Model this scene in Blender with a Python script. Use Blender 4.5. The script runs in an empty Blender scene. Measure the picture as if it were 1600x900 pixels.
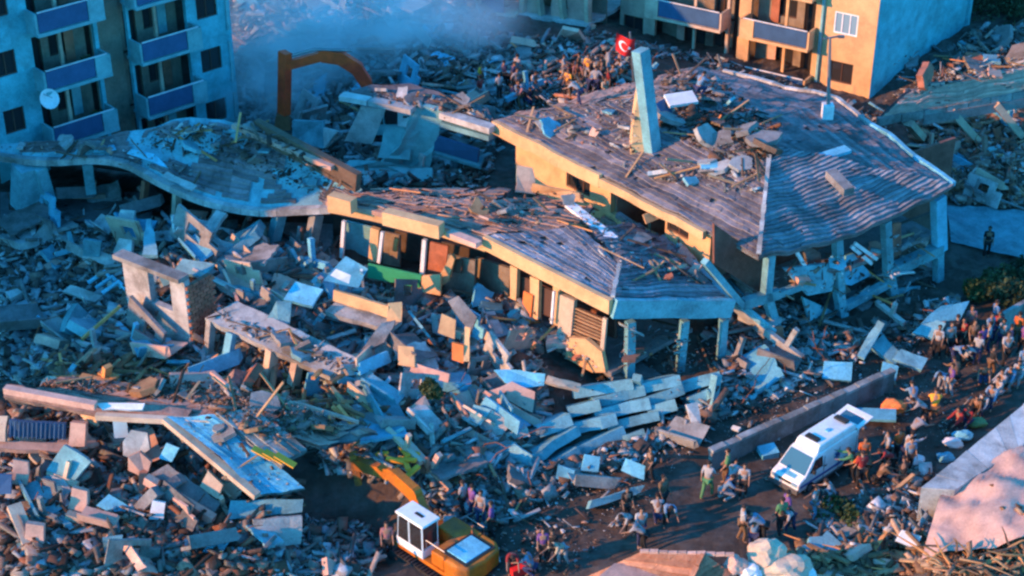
import bpy, bmesh, math, random
import numpy as np
from mathutils import Vector, Matrix, noise, Euler
R = random.Random(11)
rad = math.radians
scn = bpy.context.scene
COL = scn.collection
# ------------------------------------------------------------------ camera, sky, sun
FPX, CH, PIT = 2600.0, 38.0, rad(30)
cam = bpy.data.cameras.new('camera'); cam.sensor_width = 36; cam.lens = 36*FPX/1600
cam.clip_end = 6000; cam.clip_start = 1
co = bpy.data.objects.new('camera', cam); COL.objects.link(co)
co.location = (0, 0, CH); co.rotation_euler = (math.pi/2-PIT, 0, 0); scn.camera = co
SUN_EL, SUN_AZ = rad(17.0), math.atan2(-0.37, -0.93)      # direction towards the sun, x/y plane angle
world = bpy.data.worlds.new('World'); scn.world = world; world.use_nodes = True
wn = world.node_tree.nodes; wl = world.node_tree.links
sky = wn.new('ShaderNodeTexSky'); sky.sky_type = 'NISHITA'; sky.sun_disc = False
sky.sun_elevation = SUN_EL; sky.sun_rotation = math.pi/2 - SUN_AZ; sky.ozone_density = 6.0; sky.dust_density = 0.6
tint = wn.new('ShaderNodeMix'); tint.data_type = 'RGBA'; tint.blend_type = 'MULTIPLY'; tint.inputs[0].default_value = 1
tint.inputs[7].default_value = (0.20, 0.90, 1.0, 1)
bg = wn['Background']; bg.inputs[1].default_value = 0.15
wl.new(sky.outputs[0], tint.inputs[6]); wl.new(tint.outputs[2], bg.inputs[0])
sl = bpy.data.lights.new('sun', 'SUN'); sl.energy = 2.1; sl.angle = rad(0.6); sl.color = (1.0, 0.44, 0.15)
so = bpy.data.objects.new('sun', sl); COL.objects.link(so)
sd = Vector((math.cos(SUN_AZ)*math.cos(SUN_EL), math.sin(SUN_AZ)*math.cos(SUN_EL), math.sin(SUN_EL)))
so.rotation_euler = sd.to_track_quat('Z', 'Y').to_euler(); so.location = (0, 0, 80)
scn.view_settings.view_transform = 'Standard'; scn.view_settings.look = 'None'
scn.view_settings.exposure = 1.95; scn.view_settings.gamma = 1.0
scn.cycles.filter_width = 2.5
scn.cycles.volume_step_rate = 2.0; scn.cycles.volume_bounces = 2; scn.cycles.max_bounces = 6; scn.cycles.diffuse_bounces = 3

# ------------------------------------------------------------------ picture ray -> place
def ray(px, py):
    u, v = (px-800)/FPX, (450-py)/FPX
    return Vector((u, math.cos(PIT)+v*math.sin(PIT), -math.sin(PIT)+v*math.cos(PIT)))
CAMP = Vector((0, 0, CH))
def P(px, py, z=0.0):
    d = ray(px, py); return CAMP + d*((z-CH)/d.z)
def PL(px, py, O, n):                       # on the plane through O with normal n
    d = ray(px, py); return CAMP + d*((O-CAMP).dot(n)/d.dot(n))
def V(*a): return Vector(a)
U = V(.70, -.71, 0).normalized(); W = V(.80, .60, 0).normalized()   # street directions: down-right, up-right

# ------------------------------------------------------------------ materials
MATS = {}
def mat(name, col, rough=.85, amt=.35, scale=1.5, bump=.25, rnd=.25, metal=0, stain=None, fine=14, spec=.3):
    m = bpy.data.materials.new(name); m.use_nodes = True; nt = m.node_tree; N = nt.nodes; L = nt.links
    b = N['Principled BSDF']; b.inputs['Roughness'].default_value = rough; b.inputs['Metallic'].default_value = metal
    b.inputs['Specular IOR Level'].default_value = spec
    geo = N.new('ShaderNodeNewGeometry')
    n1 = N.new('ShaderNodeTexNoise'); n1.inputs['Scale'].default_value = scale; n1.inputs['Detail'].default_value = 8; n1.inputs['Roughness'].default_value = .65
    L.new(geo.outputs['Position'], n1.inputs['Vector'])
    n2 = N.new('ShaderNodeTexNoise'); n2.inputs['Scale'].default_value = fine; n2.inputs['Detail'].default_value = 5
    L.new(geo.outputs['Position'], n2.inputs['Vector'])
    add = N.new('ShaderNodeMath'); add.operation = 'ADD'; L.new(n1.outputs[0], add.inputs[0])
    mul = N.new('ShaderNodeMath'); mul.operation = 'MULTIPLY_ADD'; L.new(n2.outputs[0], mul.inputs[0]); mul.inputs[1].default_value = .5; mul.inputs[2].default_value = -.25
    L.new(mul.outputs[0], add.inputs[1])
    mr = N.new('ShaderNodeMapRange'); mr.inputs[1].default_value = .3; mr.inputs[2].default_value = .7
    mr.inputs[3].default_value = 1-amt; mr.inputs[4].default_value = 1+amt*.6; L.new(add.outputs[0], mr.inputs[0])
    oi = N.new('ShaderNodeObjectInfo')
    mo = N.new('ShaderNodeMapRange'); mo.inputs[3].default_value = 1-rnd; mo.inputs[4].default_value = 1+rnd*.8; L.new(oi.outputs['Random'], mo.inputs[0])
    mm = N.new('ShaderNodeMath'); mm.operation = 'MULTIPLY'; L.new(mr.outputs[0], mm.inputs[0]); L.new(mo.outputs[0], mm.inputs[1])
    vm = N.new('ShaderNodeVectorMath'); vm.operation = 'SCALE'
    if stain:
        mx = N.new('ShaderNodeMix'); mx.data_type = 'RGBA'
        n3 = N.new('ShaderNodeTexNoise'); n3.inputs['Scale'].default_value = .55; n3.inputs['Detail'].default_value = 9; n3.inputs['Roughness'].default_value = .7
        L.new(geo.outputs['Position'], n3.inputs['Vector'])
        r3 = N.new('ShaderNodeMapRange'); r3.inputs[1].default_value = .48; r3.inputs[2].default_value = .62; L.new(n3.outputs[0], r3.inputs[0])
        L.new(r3.outputs[0], mx.inputs[0]); mx.inputs[6].default_value = (*col, 1); mx.inputs[7].default_value = (*stain, 1)
        L.new(mx.outputs[2], vm.inputs[0])
    elif col == 'attr':
        at = N.new('ShaderNodeAttribute'); at.attribute_name = 'col'; L.new(at.outputs['Color'], vm.inputs[0])
    else:
        vm.inputs[0].default_value = col
    L.new(mm.outputs[0], vm.inputs[3]); L.new(vm.outputs[0], b.inputs['Base Color'])
    if bump:
        bp = N.new('ShaderNodeBump'); bp.inputs['Strength'].default_value = bump; bp.inputs['Distance'].default_value = .08
        L.new(add.outputs[0], bp.inputs['Height']); L.new(bp.outputs[0], b.inputs['Normal'])
    MATS[name] = m; return m
mat('concrete', (.30, .30, .29), stain=(.17, .155, .14), bump=.5)
mat('pale_concrete', (.46, .46, .45), stain=(.27, .255, .24), bump=.4)
mat('dark_concrete', (.20, .19, .19), stain=(.12, .11, .10), bump=.5)
mat('teal_concrete', (.16, .36, .41), stain=(.12, .25, .29), bump=.35)
mat('cream', (.66, .40, .20), stain=(.54, .32, .16), amt=.18, rnd=.12, bump=.25)
mat('cream_pale', (.56, .42, .31), stain=(.42, .30, .23), amt=.2, rnd=.15, bump=.25)
mat('render_shade_blue', (.12, .48, .55), stain=(.11, .37, .41), amt=.32, rnd=.05, bump=.2)  # blue of the shaded wall faces put into the render colour
mat('render_grey', (.21, .44, .46), stain=(.16, .34, .36), amt=.25, rnd=.05, bump=.2)
mat('brown_wall', (.25, .20, .15), stain=(.17, .13, .10), amt=.25, rnd=.1)
mat('brick', (.40, .15, .09), stain=(.27, .11, .08), amt=.4, fine=25)
mat('dust_pink', (.62, .37, .29), stain=(.46, .28, .23), amt=.25)
mat('tile', (.22, .19, .20), stain=(.13, .11, .115), amt=.35, rnd=.35, bump=.5, fine=9)
mat('tile_teal', (.27, .27, .30), stain=(.20, .19, .21), amt=.35, rnd=.35, bump=.5, fine=9)
mat('tile_red', (.40, .17, .10), stain=(.50, .25, .15), amt=.35, rnd=.3, bump=.5, fine=9)
mat('tile_pink', (.38, .24, .19), stain=(.22, .14, .12), amt=.35, rnd=.3, bump=.5, fine=9)
mat('blue_paint', (.04, .10, .20), amt=.2, rnd=.15, bump=.1)
mat('white_paint', (.80, .80, .80), amt=.12, rnd=.08, bump=.05, rough=.4)
mat('white_trim', (.75, .75, .76), amt=.2, rnd=.1, bump=.1)
mat('green_paint', (.03, .32, .16), amt=.15, rnd=.1, bump=.05)
mat('sheet_blue', (.13, .42, .56), amt=.35, rnd=.25, bump=.3, rough=.6)
mat('wood', (.36, .21, .11), amt=.4, rnd=.45, bump=.3, fine=22)
mat('wood_yellow', (.62, .27, .10), amt=.3, rnd=.3, bump=.2)
mat('wood_dark', (.13, .085, .06), amt=.4, rnd=.3, bump=.3)
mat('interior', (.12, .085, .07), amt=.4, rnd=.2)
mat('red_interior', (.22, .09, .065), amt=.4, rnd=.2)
mat('frame_dark', (.11, .055, .04), amt=.2, rnd=.2, bump=0)
mat('steel', (.25, .25, .26), rough=.45, metal=.7, amt=.2, bump=.05)
mat('rust', (.25, .09, .04), amt=.4, rough=.8)
mat('rubber', (.03, .03, .03), amt=.2, rough=.8)
mat('digger_orange', (.55, .155, .015), amt=.3, rnd=.05, bump=.08, rough=.5, stain=(.26, .10, .03))
mat('digger_red', (.95, .09, .02), amt=.3, rnd=.05, bump=.08, rough=.55, stain=(.80, .055, .02))
mat('black_metal', (.03, .03, .035), amt=.2, rough=.5, bump=0)
mat('flag_red', (.75, .02, .02), amt=.08, rnd=0, bump=0, rough=.7)
mat('van_white', (.78, .80, .80), amt=.16, stain=(.68, .66, .62), rnd=0, bump=0, rough=.25, spec=.5)
mat('van_blue', (.05, .10, .30), amt=.06, rnd=0, bump=0, rough=.3)
mat('orange_cloth', (.80, .22, .06), amt=.15, rnd=.1, bump=.1)
mat('rubble', 'attr', amt=.45, rnd=.1, bump=.4, fine=9)
mat('leaf', (.05, .085, .03), amt=.5, rnd=.3, rough=.7, bump=.1)
mat('leaf_dark', (.035, .055, .025), amt=.5, rnd=.3, rough=.7, bump=.1)
mat('bark', (.12, .08, .05), amt=.4)
mat('skin', (.28, .16, .11), amt=.1, rnd=.25, bump=0)  # darkened as well, for people standing in shade
mat('hair', (.03, .02, .018), amt=.2, rnd=.3, bump=0)
def glassmat(name, col, rough=.12):
    m = bpy.data.materials.new(name); m.use_nodes = True; b = m.node_tree.nodes['Principled BSDF']
    b.inputs['Base Color'].default_value = (*col, 1); b.inputs['Roughness'].default_value = rough
    b.inputs['Specular IOR Level'].default_value = .7; MATS[name] = m
glassmat('glass_dark', (.03, .028, .03)); glassmat('glass_blue', (.05, .14, .19)); glassmat('glass_light', (.20, .33, .42), .2)
CLOTH = {'white': (.34, .34, .35), 'light blue': (.14, .24, .36), 'black': (.02, .02, .022), 'navy': (.03, .04, .10),
         'dark red': (.28, .03, .03), 'orange': (.5, .12, .03), 'brown': (.16, .09, .05), 'grey': (.28, .28, .30), 'pink': (.34, .16, .17),
         'purple': (.16, .07, .22), 'green': (.08, .22, .10), 'yellow': (.85, .36, .04), 'beige': (.45, .36, .25), 'red': (.6, .04, .04)}  # cloth colours darkened to stand for shade over the crowd
for k, c in CLOTH.items(): mat('cloth_'+k, c, amt=.15, rnd=.1, bump=.1)

# ground colour: dirt, dust and crushed masonry
def ground_material():
    m = bpy.data.materials.new('dirt'); m.use_nodes = True; nt = m.node_tree; N = nt.nodes; L = nt.links
    b = N['Principled BSDF']; b.inputs['Roughness'].default_value = .95; b.inputs['Specular IOR Level'].default_value = .15
    geo = N.new('ShaderNodeNewGeometry')
    def nz(s, d, t='ShaderNodeTexNoise'):
        n = N.new(t); n.inputs['Scale'].default_value = s
        if t == 'ShaderNodeTexNoise': n.inputs['Detail'].default_value = d; n.inputs['Roughness'].default_value = .68
        L.new(geo.outputs['Position'], n.inputs['Vector']); return n
    a = nz(.18, 6); c = nz(1.6, 9); v = nz(3.2, 0, 'ShaderNodeTexVoronoi')
    cr = N.new('ShaderNodeValToRGB'); e = cr.color_ramp.elements
    e[0].position = .32; e[0].color = (.035, .025, .02, 1); e[1].position = .68; e[1].color = (.15, .125, .11, 1)
    x = e.new(.48); x.color = (.08, .058, .047, 1)
    mx = N.new('ShaderNodeMath'); mx.operation = 'MULTIPLY_ADD'; mx.inputs[1].default_value = .55
    ma = N.new('ShaderNodeMath'); ma.operation = 'MULTIPLY'; ma.inputs[1].default_value = .45
    L.new(a.outputs[0], ma.inputs[0]); L.new(c.outputs[0], mx.inputs[0]); L.new(ma.outputs[0], mx.inputs[2]); L.new(mx.outputs[0], cr.inputs[0])
    m2 = N.new('ShaderNodeMix'); m2.data_type = 'RGBA'; m2.blend_type = 'OVERLAY'; m2.inputs[0].default_value = 0
    L.new(cr.outputs[0], m2.inputs[6]); L.new(v.outputs['Color'], m2.inputs[7]); L.new(m2.outputs[2], b.inputs['Base Color'])
    bp = N.new('ShaderNodeBump'); bp.inputs['Strength'].default_value = .7; bp.inputs['Distance'].default_value = .12
    L.new(c.outputs[0], bp.inputs['Height']); L.new(bp.outputs[0], b.inputs['Normal']); MATS['dirt'] = m
ground_material()

# ------------------------------------------------------------------ mesh helpers
class MB:
    def __init__(s): s.v = []; s.f = []; s.mi = []; s.cur = 0
    def add(s, vs, fs):
        o = len(s.v); s.v += [Vector(a) for a in vs]; s.f += [[o+i for i in f] for f in fs]; s.mi += [s.cur]*len(fs); return s
    def box(s, c, size, M=None, taper=1.0):
        x, y, z = [a/2 for a in size]; c = Vector(c); vs = []
        for k, sz in ((0, -z), (1, z)):
            t = 1 if k == 0 else taper
            vs += [V(-x*t, -y*t, sz), V(x*t, -y*t, sz), V(x*t, y*t, sz), V(-x*t, y*t, sz)]
        if M is not None: vs = [M @ a for a in vs]
        return s.add([a+c for a in vs], [(3, 2, 1, 0), (4, 5, 6, 7), (0, 1, 5, 4), (1, 2, 6, 5), (2, 3, 7, 6), (3, 0, 4, 7)])
    def bar(s, p, q, w, h, up=None):
        p = Vector(p); q = Vector(q); d = (q-p); L = d.length
        if L < 1e-4: return s
        d.normalize(); up = Vector(up) if up is not None else V(0, 0, 1)
        if abs(d.dot(up)) > .95: up = V(-U.x, -U.y, 0)
        a = d.cross(up).normalized(); b = a.cross(d).normalized(); vs = []
        for c in (p, q):
            vs += [c-a*w/2-b*h/2, c+a*w/2-b*h/2, c+a*w/2+b*h/2, c-a*w/2+b*h/2]
        return s.add(vs, [(3, 2, 1, 0), (4, 5, 6, 7), (0, 1, 5, 4), (1, 2, 6, 5), (2, 3, 7, 6), (3, 0, 4, 7)])
    def poly(s, pts, t, n=None):             # plate: polygon top extruded down its normal
        pts = [Vector(p) for p in pts]
        if n is None:
            n = V(0, 0, 0)
            for i in range(len(pts)):
                a, b = pts[i], pts[(i+1) % len(pts)]; n += a.cross(b)
            n.normalize()
            if n.z < 0: n = -n; pts = pts[::-1]
        k = len(pts); low = [p-n*t for p in pts]
        fs = [tuple(range(k)), tuple(range(2*k-1, k-1, -1))]
        fs += [(i, k+i, k+(i+1) % k, (i+1) % k) for i in range(k)]
        return s.add(pts+low, fs)
    def tube(s, pts, r, k=6, cap=True):
        pts = [Vector(p) for p in pts]; rs = r if isinstance(r, (list, tuple)) else [r]*len(pts); vs = []; fs = []
        for i, p in enumerate(pts):
            d = (pts[min(i+1, len(pts)-1)]-pts[max(i-1, 0)]).normalized()
            up = V(0, 0, 1) if abs(d.z) < .9 else V(1, 0, 0)
            a = d.cross(up).normalized(); b = a.cross(d)
            vs += [p+(a*math.cos(6.2832*j/k)+b*math.sin(6.2832*j/k))*rs[i] for j in range(k)]
        for i in range(len(pts)-1):
            fs += [(i*k+j, i*k+(j+1) % k, (i+1)*k+(j+1) % k, (i+1)*k+j) for j in range(k)]
        if cap: fs += [tuple(range(k-1, -1, -1)), tuple(range((len(pts)-1)*k, len(pts)*k))]
        return s.add(vs, fs)
    def wallgrid(s, O, d, n, L, H, t, ops):    # wall in plane (O,d,up) with openings (t0,t1,h0,h1)
        us = sorted({0, L} | {min(max(o[i], 0), L) for o in ops for i in (0, 1)}); hs = sorted({0, H} | {min(max(o[i], 0), H) for o in ops for i in (2, 3)})
        up = V(0, 0, 1)
        for j in range(len(hs)-1):
            run = None
            for i in range(len(us)):
                solid = False
                if i < len(us)-1:
                    uc, hc = (us[i]+us[i+1])/2, (hs[j]+hs[j+1])/2
                    solid = not any(o[0] < uc < o[1] and o[2] < hc < o[3] for o in ops)
                if solid and run is None: run = us[i]
                if not solid and run is not None:
                    u0, u1 = run, us[i]; run = None
                    c = O + d*(u0+u1)/2 + up*(hs[j]+hs[j+1])/2 - n*t/2
                    s.box(c, (u1-u0, t, hs[j+1]-hs[j]), Matrix((d, -n, up)).transposed())
        return s
    def mesh(s, name, mats, loc):
        me = bpy.data.meshes.new(name); me.from_pydata([tuple(a-loc) for a in s.v], [], s.f)
        for m in (mats if isinstance(mats, list) else [mats]): me.materials.append(MATS[m] if isinstance(m, str) else m)
        if isinstance(mats, list): me.polygons.foreach_set('material_index', s.mi)
        me.update(); return me
def wl_of(o):
    l = V(0, 0, 0)
    while o: l = l+o.location; o = o.parent
    return l
def part(name, mb, m, parent, label=None, kind=None):
    o = bpy.data.objects.new(name, mb.mesh(name, m, wl_of(parent))); o.parent = parent; COL.objects.link(o)
    if label: o['label'] = label
    if kind: o['kind'] = kind
    return o
def tagit(o, label, cat, group=None, kind=None):
    if label: o['label'] = label
    if cat: o['category'] = cat
    if group: o['group'] = group
    if kind: o['kind'] = kind
    return o
def thing(name, mb, m, label, cat, group=None, kind=None):
    xs = [a.x for a in mb.v]; ys = [a.y for a in mb.v]; zs = [a.z for a in mb.v]
    loc = V((min(xs)+max(xs))/2, (min(ys)+max(ys))/2, min(zs))
    o = bpy.data.objects.new(name, mb.mesh(name, m, loc)); o.location = loc; COL.objects.link(o)
    return tagit(o, label, cat, group, kind)
def root(name, loc, label, cat, group=None):
    o = bpy.data.objects.new(name, None); o.location = loc; COL.objects.link(o); return tagit(o, label, cat, group)
def copy_tree(o, parent=None):
    c = o.copy(); COL.objects.link(c); c.parent = parent
    for ch in list(o.children): copy_tree(ch, c)
    return c
def fbm(x, y, z=0, o=4): return noise.fractal((x, y, z), .9, 2.1, o)
def jag(pts, step=.35, amp=.09, rr=R):          # broken outline
    out = []
    k = len(pts)
    for i in range(k):
        a, b = Vector(pts[i]), Vector(pts[(i+1) % k]); L = (b-a).length; n = max(1, int(L/step))
        for j in range(n):
            p = a.lerp(b, j/n)
            if j: p = p + V(rr.uniform(-amp, amp), rr.uniform(-amp, amp), 0)
            out.append(p)
    return out

# ------------------------------------------------------------------ lie of the land
CTRL = [(0,0,1.5,0),(200,0,1,0),(370,200,.5,0),(400,60,2,0),(500,60,2.5,0),(600,30,2.6,0),(700,80,3,0),(860,110,3.2,0),(780,160,2.6,0),(960,130,3.4,0),
(1150,60,1,0),(1355,165,.5,0),(1500,100,1.5,0),(1600,60,2,0),(1550,250,1.2,0),(1450,250,.8,0),(1540,330,.3,0),(1600,380,0,0),(1500,450,.3,0),(1560,520,0,0),
(1450,560,0,0),(1330,560,.5,0),(1230,570,.8,0),(1200,640,.4,0),(1280,720,0,0),(1100,780,0,0),(1000,740,.3,0),(1000,660,.3,0),(900,640,.2,0),(850,700,0,0),(960,610,.5,0),(850,760,.2,0),
(900,860,0,0),(780,800,.1,0),(700,870,-.6,0),(560,850,-1,0),(480,860,-.3,0),(600,700,.9,0),(700,690,.8,0),(760,620,.9,0),(650,580,1.2,0),(800,560,1.0,0),(880,600,.9,0),(560,560,1.3,0),
(600,500,1.4,0),(500,480,1.7,0),(420,500,1.6,0),(400,420,2.7,0),(300,400,2.7,0),(300,460,2.4,0),(220,420,2.3,0),(330,480,2.0,0),(200,350,1.6,0),(60,340,1.6,0),(60,450,.8,0),(60,540,.5,0),(150,480,1,0),
(250,560,1.0,0),(480,620,.7,0),(250,600,1.2,0),(420,615,.6,0),(350,600,.7,0),(100,615,2.0,0),(30,760,1.0,0),(200,760,1.2,0),(330,720,1.0,0),(400,850,.4,0),(200,890,.6,0),(680,260,1.5,0),
(600,250,1.5,0),(500,220,1,0),(740,280,1.8,0),(450,330,1.5,0),(1000,350,1.8,0),(900,430,1.6,0),(1050,520,1.2,0),(1150,450,1.2,0),(1250,300,1,0),(1400,870,.6,0),
(1500,865,1.6,0),(1580,800,2.4,0),(1560,640,.1,0),(1470,790,.5,0),(1300,850,.3,0),(1150,870,.5,0),(1420,680,0,0),(1380,620,.1,0),(1500,640,0,0)]
CP = np.array([[*P(a, b, z).xy, z] for a, b, z, _ in CTRL])
def hgt(x, y):
    d2 = (CP[:, 0]-x)**2 + (CP[:, 1]-y)**2 + .6
    w = 1/d2**1.7; h = float((w*CP[:, 2]).sum()/w.sum())
    far = max(0, math.hypot(x, (y-75)*.8)-42)/15
    return h*max(0, 1-far)
def yard(x, y):                                # flat trodden ground round the van and along the lane
    p = V(x, y, 0); a = P(1080, 800); b = P(1600, 560)
    d = (b-a).to_2d().normalized(); r = (p-a).to_2d(); t = abs(r.x*d.y-r.y*d.x)
    return 1 if t < 2.6 else max(0, 1-(t-2.6)/1.5)
def ground(x, y):
    k = 1-.85*yard(x, y)
    far = max(0, 1-max(0, math.hypot(x, y-75)-50)/25)
    return hgt(x, y) + far*k*(.28*fbm(x*.45, y*.45, 0, 5)+.10*fbm(x*1.9, y*1.9, 5, 3))
def G(px, py):
    z = .5
    for _ in range(6): p = P(px, py, z); z = ground(p.x, p.y)
    return V(p.x, p.y, z)
def axis(lo, hi, step, far):
    a = list(np.arange(lo, hi+.01, step)); g = step; l = lo; r = hi
    while r < far: g *= 1.35; r += g; a.append(r)
    g = step
    while l > -far: g *= 1.35; l -= g; a.insert(0, l)
    return a
gx = axis(-34, 34, .34, 1800); gy = axis(40, 118, .36, 1800)
vs = []; fs = []
for y in gy:
    for x in gx: vs.append((x, y, ground(x, y)))
nx = len(gx)
for j in range(len(gy)-1):
    for i in range(nx-1): fs.append((j*nx+i, j*nx+i+1, (j+1)*nx+i+1, (j+1)*nx+i))
me = bpy.data.meshes.new('ground'); me.from_pydata(vs, [], fs); me.materials.append(MATS['dirt'])
go = bpy.data.objects.new('ground', me); COL.objects.link(go); go['kind'] = 'structure'

# ------------------------------------------------------------------ roofs laid in rows of tiles
def wob(p, amp): return V(0, 0, amp*(fbm(p.x*.55, p.y*.55, 3, 3)) + amp*.35*fbm(p.x*1.7, p.y*1.7, 9, 2))
def roof_face(parent, e0, e1, t0, t1, rows, m, amp=.14, hole=None, sag=0, tw=.33, lip=.075, off=0, lo=0.0, hi=1.0, drop=.01):
    n = (e1-e0).cross(t0-e0).normalized()
    if n.z < 0: n = -n
    def pt(s, k):
        p = e0.lerp(e1, s).lerp(t0.lerp(t1, s), k)
        return p + wob(p, amp) - V(0, 0, sag*math.sin(math.pi*s)*(1-k)**1.5)
    under = MB(); NS = 26; NK = 12; uv = []
    for j in range(NK+1):
        for i in range(NS+1): uv.append(pt(i/NS, lo+(hi-lo)*j/NK)-n*.07)
    lowv = [a-n*.12 for a in uv]; q = []
    for j in range(NK):
        for i in range(NS):
            a = j*(NS+1)+i; q.append((a, a+1, a+NS+2, a+NS+1)); b = a+len(uv); q.append((b+NS+1, b+NS+2, b+1, b))
    for i in range(NS): a = i; b = a+len(uv); q.append((b, b+1, a+1, a)); a = NK*(NS+1)+i; b = a+len(uv); q.append((a, a+1, b+1, b))
    if not hole: under.add(uv+lowv, q); part('roof_deck', under, 'dark_concrete', parent)
    else:
        keep = []
        for f in q:
            c = sum(((uv+lowv)[i] for i in f), V(0, 0, 0))/4
            if not hole(c, .35): keep.append(f)
        under.add(uv+lowv, keep); part('roof_deck', under, 'dark_concrete', parent)
    for r in range(rows):
        k0 = lo+(hi-lo)*r/rows; k1 = lo+(hi-lo)*(r+1.12)/rows
        if k0 >= hi: break
        k1 = min(k1, 1)
        L = e0.lerp(t0, k0).__sub__(e1.lerp(t1, k0)).length; nt = max(2, int(L/tw)); mb = MB()
        slip = R.uniform(-.02, .02)
        for i in range(nt):
            s0, s1 = i/nt, (i+.985)/nt
            a, b, c, d = pt(s0, k0), pt(s1, k0), pt(s1, k1), pt(s0, k1)
            mid = (a+b+c+d)/4
            if (hole and hole(mid, 0)) or R.random() < drop:
                if mb.v: part('tile_row', mb, m, parent); mb = MB()
                continue
            j = R.uniform(-.02, .02) if R.random() > .05 else R.uniform(.02, .09)
            a, b = a+n*(lip+j+slip), b+n*(lip+j*.5+slip); c, d = c+n*(j*.3), d+n*(j*.3)
            mb.add([a, b, c, d, a-n*(lip+.01), b-n*(lip+.01)], [(0, 1, 2, 3), (4, 5, 1, 0)])
        if mb.v: part('tile_row', mb, m, parent)
    return pt, n

# ------------------------------------------------------------------ building windows, frames
def window(parent, O, d, n, t0, t1, h0, h1, pane='glass_dark', frame='frame_dark', mull=1, depth=.12, fw=.07, bars=1):
    up = V(0, 0, 1); fr = MB(); M = Matrix((d, -n, up)).transposed()
    def bx(a, b, c, e, th=.07): fr.box(O+d*(a+b)/2+up*(c+e)/2-n*depth, (b-a, th, e-c), M)
    bx(t0, t1, h0, h0+fw); bx(t0, t1, h1-fw, h1); bx(t0, t0+fw, h0+fw, h1-fw); bx(t1-fw, t1, h0+fw, h1-fw)
    for i in range(mull):
        c = t0+(t1-t0)*(i+1)/(mull+1); bx(c-.03, c+.03, h0+fw, h1-fw, .06)
    f = part('window', fr, frame, parent)
    for i in range(mull+1):
        a = t0+(t1-t0)*i/(mull+1)+.04; b = t0+(t1-t0)*(i+1)/(mull+1)-.04; pb = MB()
        pb.box(O+d*(a+b)/2+up*(h0+h1)/2-n*(depth+.02), (b-a, .02, h1-h0-fw*1.2), M); part('pane', pb, pane, f)
    return f

def block(parent, O, d, n, L, storeys, sh, bays, wall, accent='blue_paint', core=8, skip=(), blockm=None):
    """one facade of a standing block: bays = (t0,t1,type)"""
    up = V(0, 0, 1); ops = []; M = Matrix((d, -n, up)).transposed()
    for k in range(storeys):
        for (a, b, ty) in bays:
            if ty in ('win', 'winl'): ops.append((a, b, k*sh+1.0, k*sh+2.25))
            elif ty == 'bal': ops.append((a, b, k*sh+.12, k*sh+2.55))
            elif ty == 'rec': ops.append((a, b, k*sh+.0, (k+1)*sh))
    w = MB(); w.wallgrid(O, d, n, L, storeys*sh, .25, ops); part('wall', w, wall, parent)
    for k in range(storeys):
        for bi, (a, b, ty) in enumerate(bays):
            if (k, bi) in skip: continue
            if ty == 'win': window(parent, O, d, n, a, b, k*sh+1.0, k*sh+2.25, mull=1)
            elif ty == 'winl': window(parent, O, d, n, a, b, k*sh+1.0, k*sh+2.25, mull=2, pane='glass_light', frame='white_trim', depth=.04)
            elif ty == 'bal':
                s = MB(); s.box(O+d*(a+b)/2+up*(k*sh)+n*.35, (b-a+.3, 1.5, .16), M)
                s.box(O+d*(b-.28)+up*(k*sh+.58)+n*1.02, (.85, .12, 1.0), M)
                s.box(O+d*(b+.09)+up*(k*sh+.58)+n*.5, (.12, 1.0, 1.0), M)
                s.box(O+d*(a-.09)+up*(k*sh+.58)+n*.5, (.12, 1.0, 1.0), M)
                ba = part('balcony', s, blockm or wall, parent)
                pnl = MB(); pnl.box(O+d*(a+b-.75)/2+up*(k*sh+.6)+n*1.0, (b-a-.72, .07, .92), M); part('balcony_panel', pnl, accent, ba)
                rl = MB(); rl.bar(O+d*a+up*(k*sh+1.12)+n*1.0, O+d*b+up*(k*sh+1.12)+n*1.0, .07, .05); part('handrail', rl, 'white_trim', ba)
                bw = MB(); bo = [(a+.2, a+.2+(b-a)*.22, k*sh+.2, k*sh+2.2), (a+.35+(b-a)*.3, a+.3+(b-a)*.62, k*sh+.9, k*sh+2.2)]
                bw.wallgrid(O-n*1.0, d, n, b, (k+1)*sh-.08, .15, [(-1, a, -1, 99), (-1, 99, -1, k*sh+.1)]+bo); part('back_wall', bw, 'brown_wall', parent)
                for q in bo: window(parent, O-n*1.0, d, n, q[0], q[1], q[2], q[3], mull=1 if q[1]-q[0] > 1 else 0)
                po = MB(); po.box(O+d*(a+.42*(b-a))+up*(k*sh+1.3)+n*.1, (.16, .16, 2.45), M); part('post', po, 'cream_pale' if wall != 'cream' else 'cream', parent)
                if k % 2 == 0 or bi % 2:
                    cu = MB(); x0 = a+.72*(b-a)
                    cu.box(O+d*x0+up*(k*sh+1.35)-n*.9, (.5, .05, 1.7), M); part('curtain', cu, R.choice(['dust_pink', 'brick', 'cream_pale', 'render_grey']), parent)
            elif ty == 'rec':
                bw = MB(); bw.box(O+d*(a+b)/2+up*(k+.5)*sh-n*.8, (b-a, .15, sh), M); part('recess_wall', bw, 'brown_wall', parent)
    c = MB(); c.box(O+d*L/2+up*(storeys*sh/2)-n*(core/2+1.25), (L-.1, core, storeys*sh-.02), M); part('core', c, 'interior', parent)  # dark box standing for the unlit rooms behind the openings

def tpar(px, py, O, d, n):
    p = PL(px, py, O, n); return (p-O).dot(d), p.z-O.z

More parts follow.
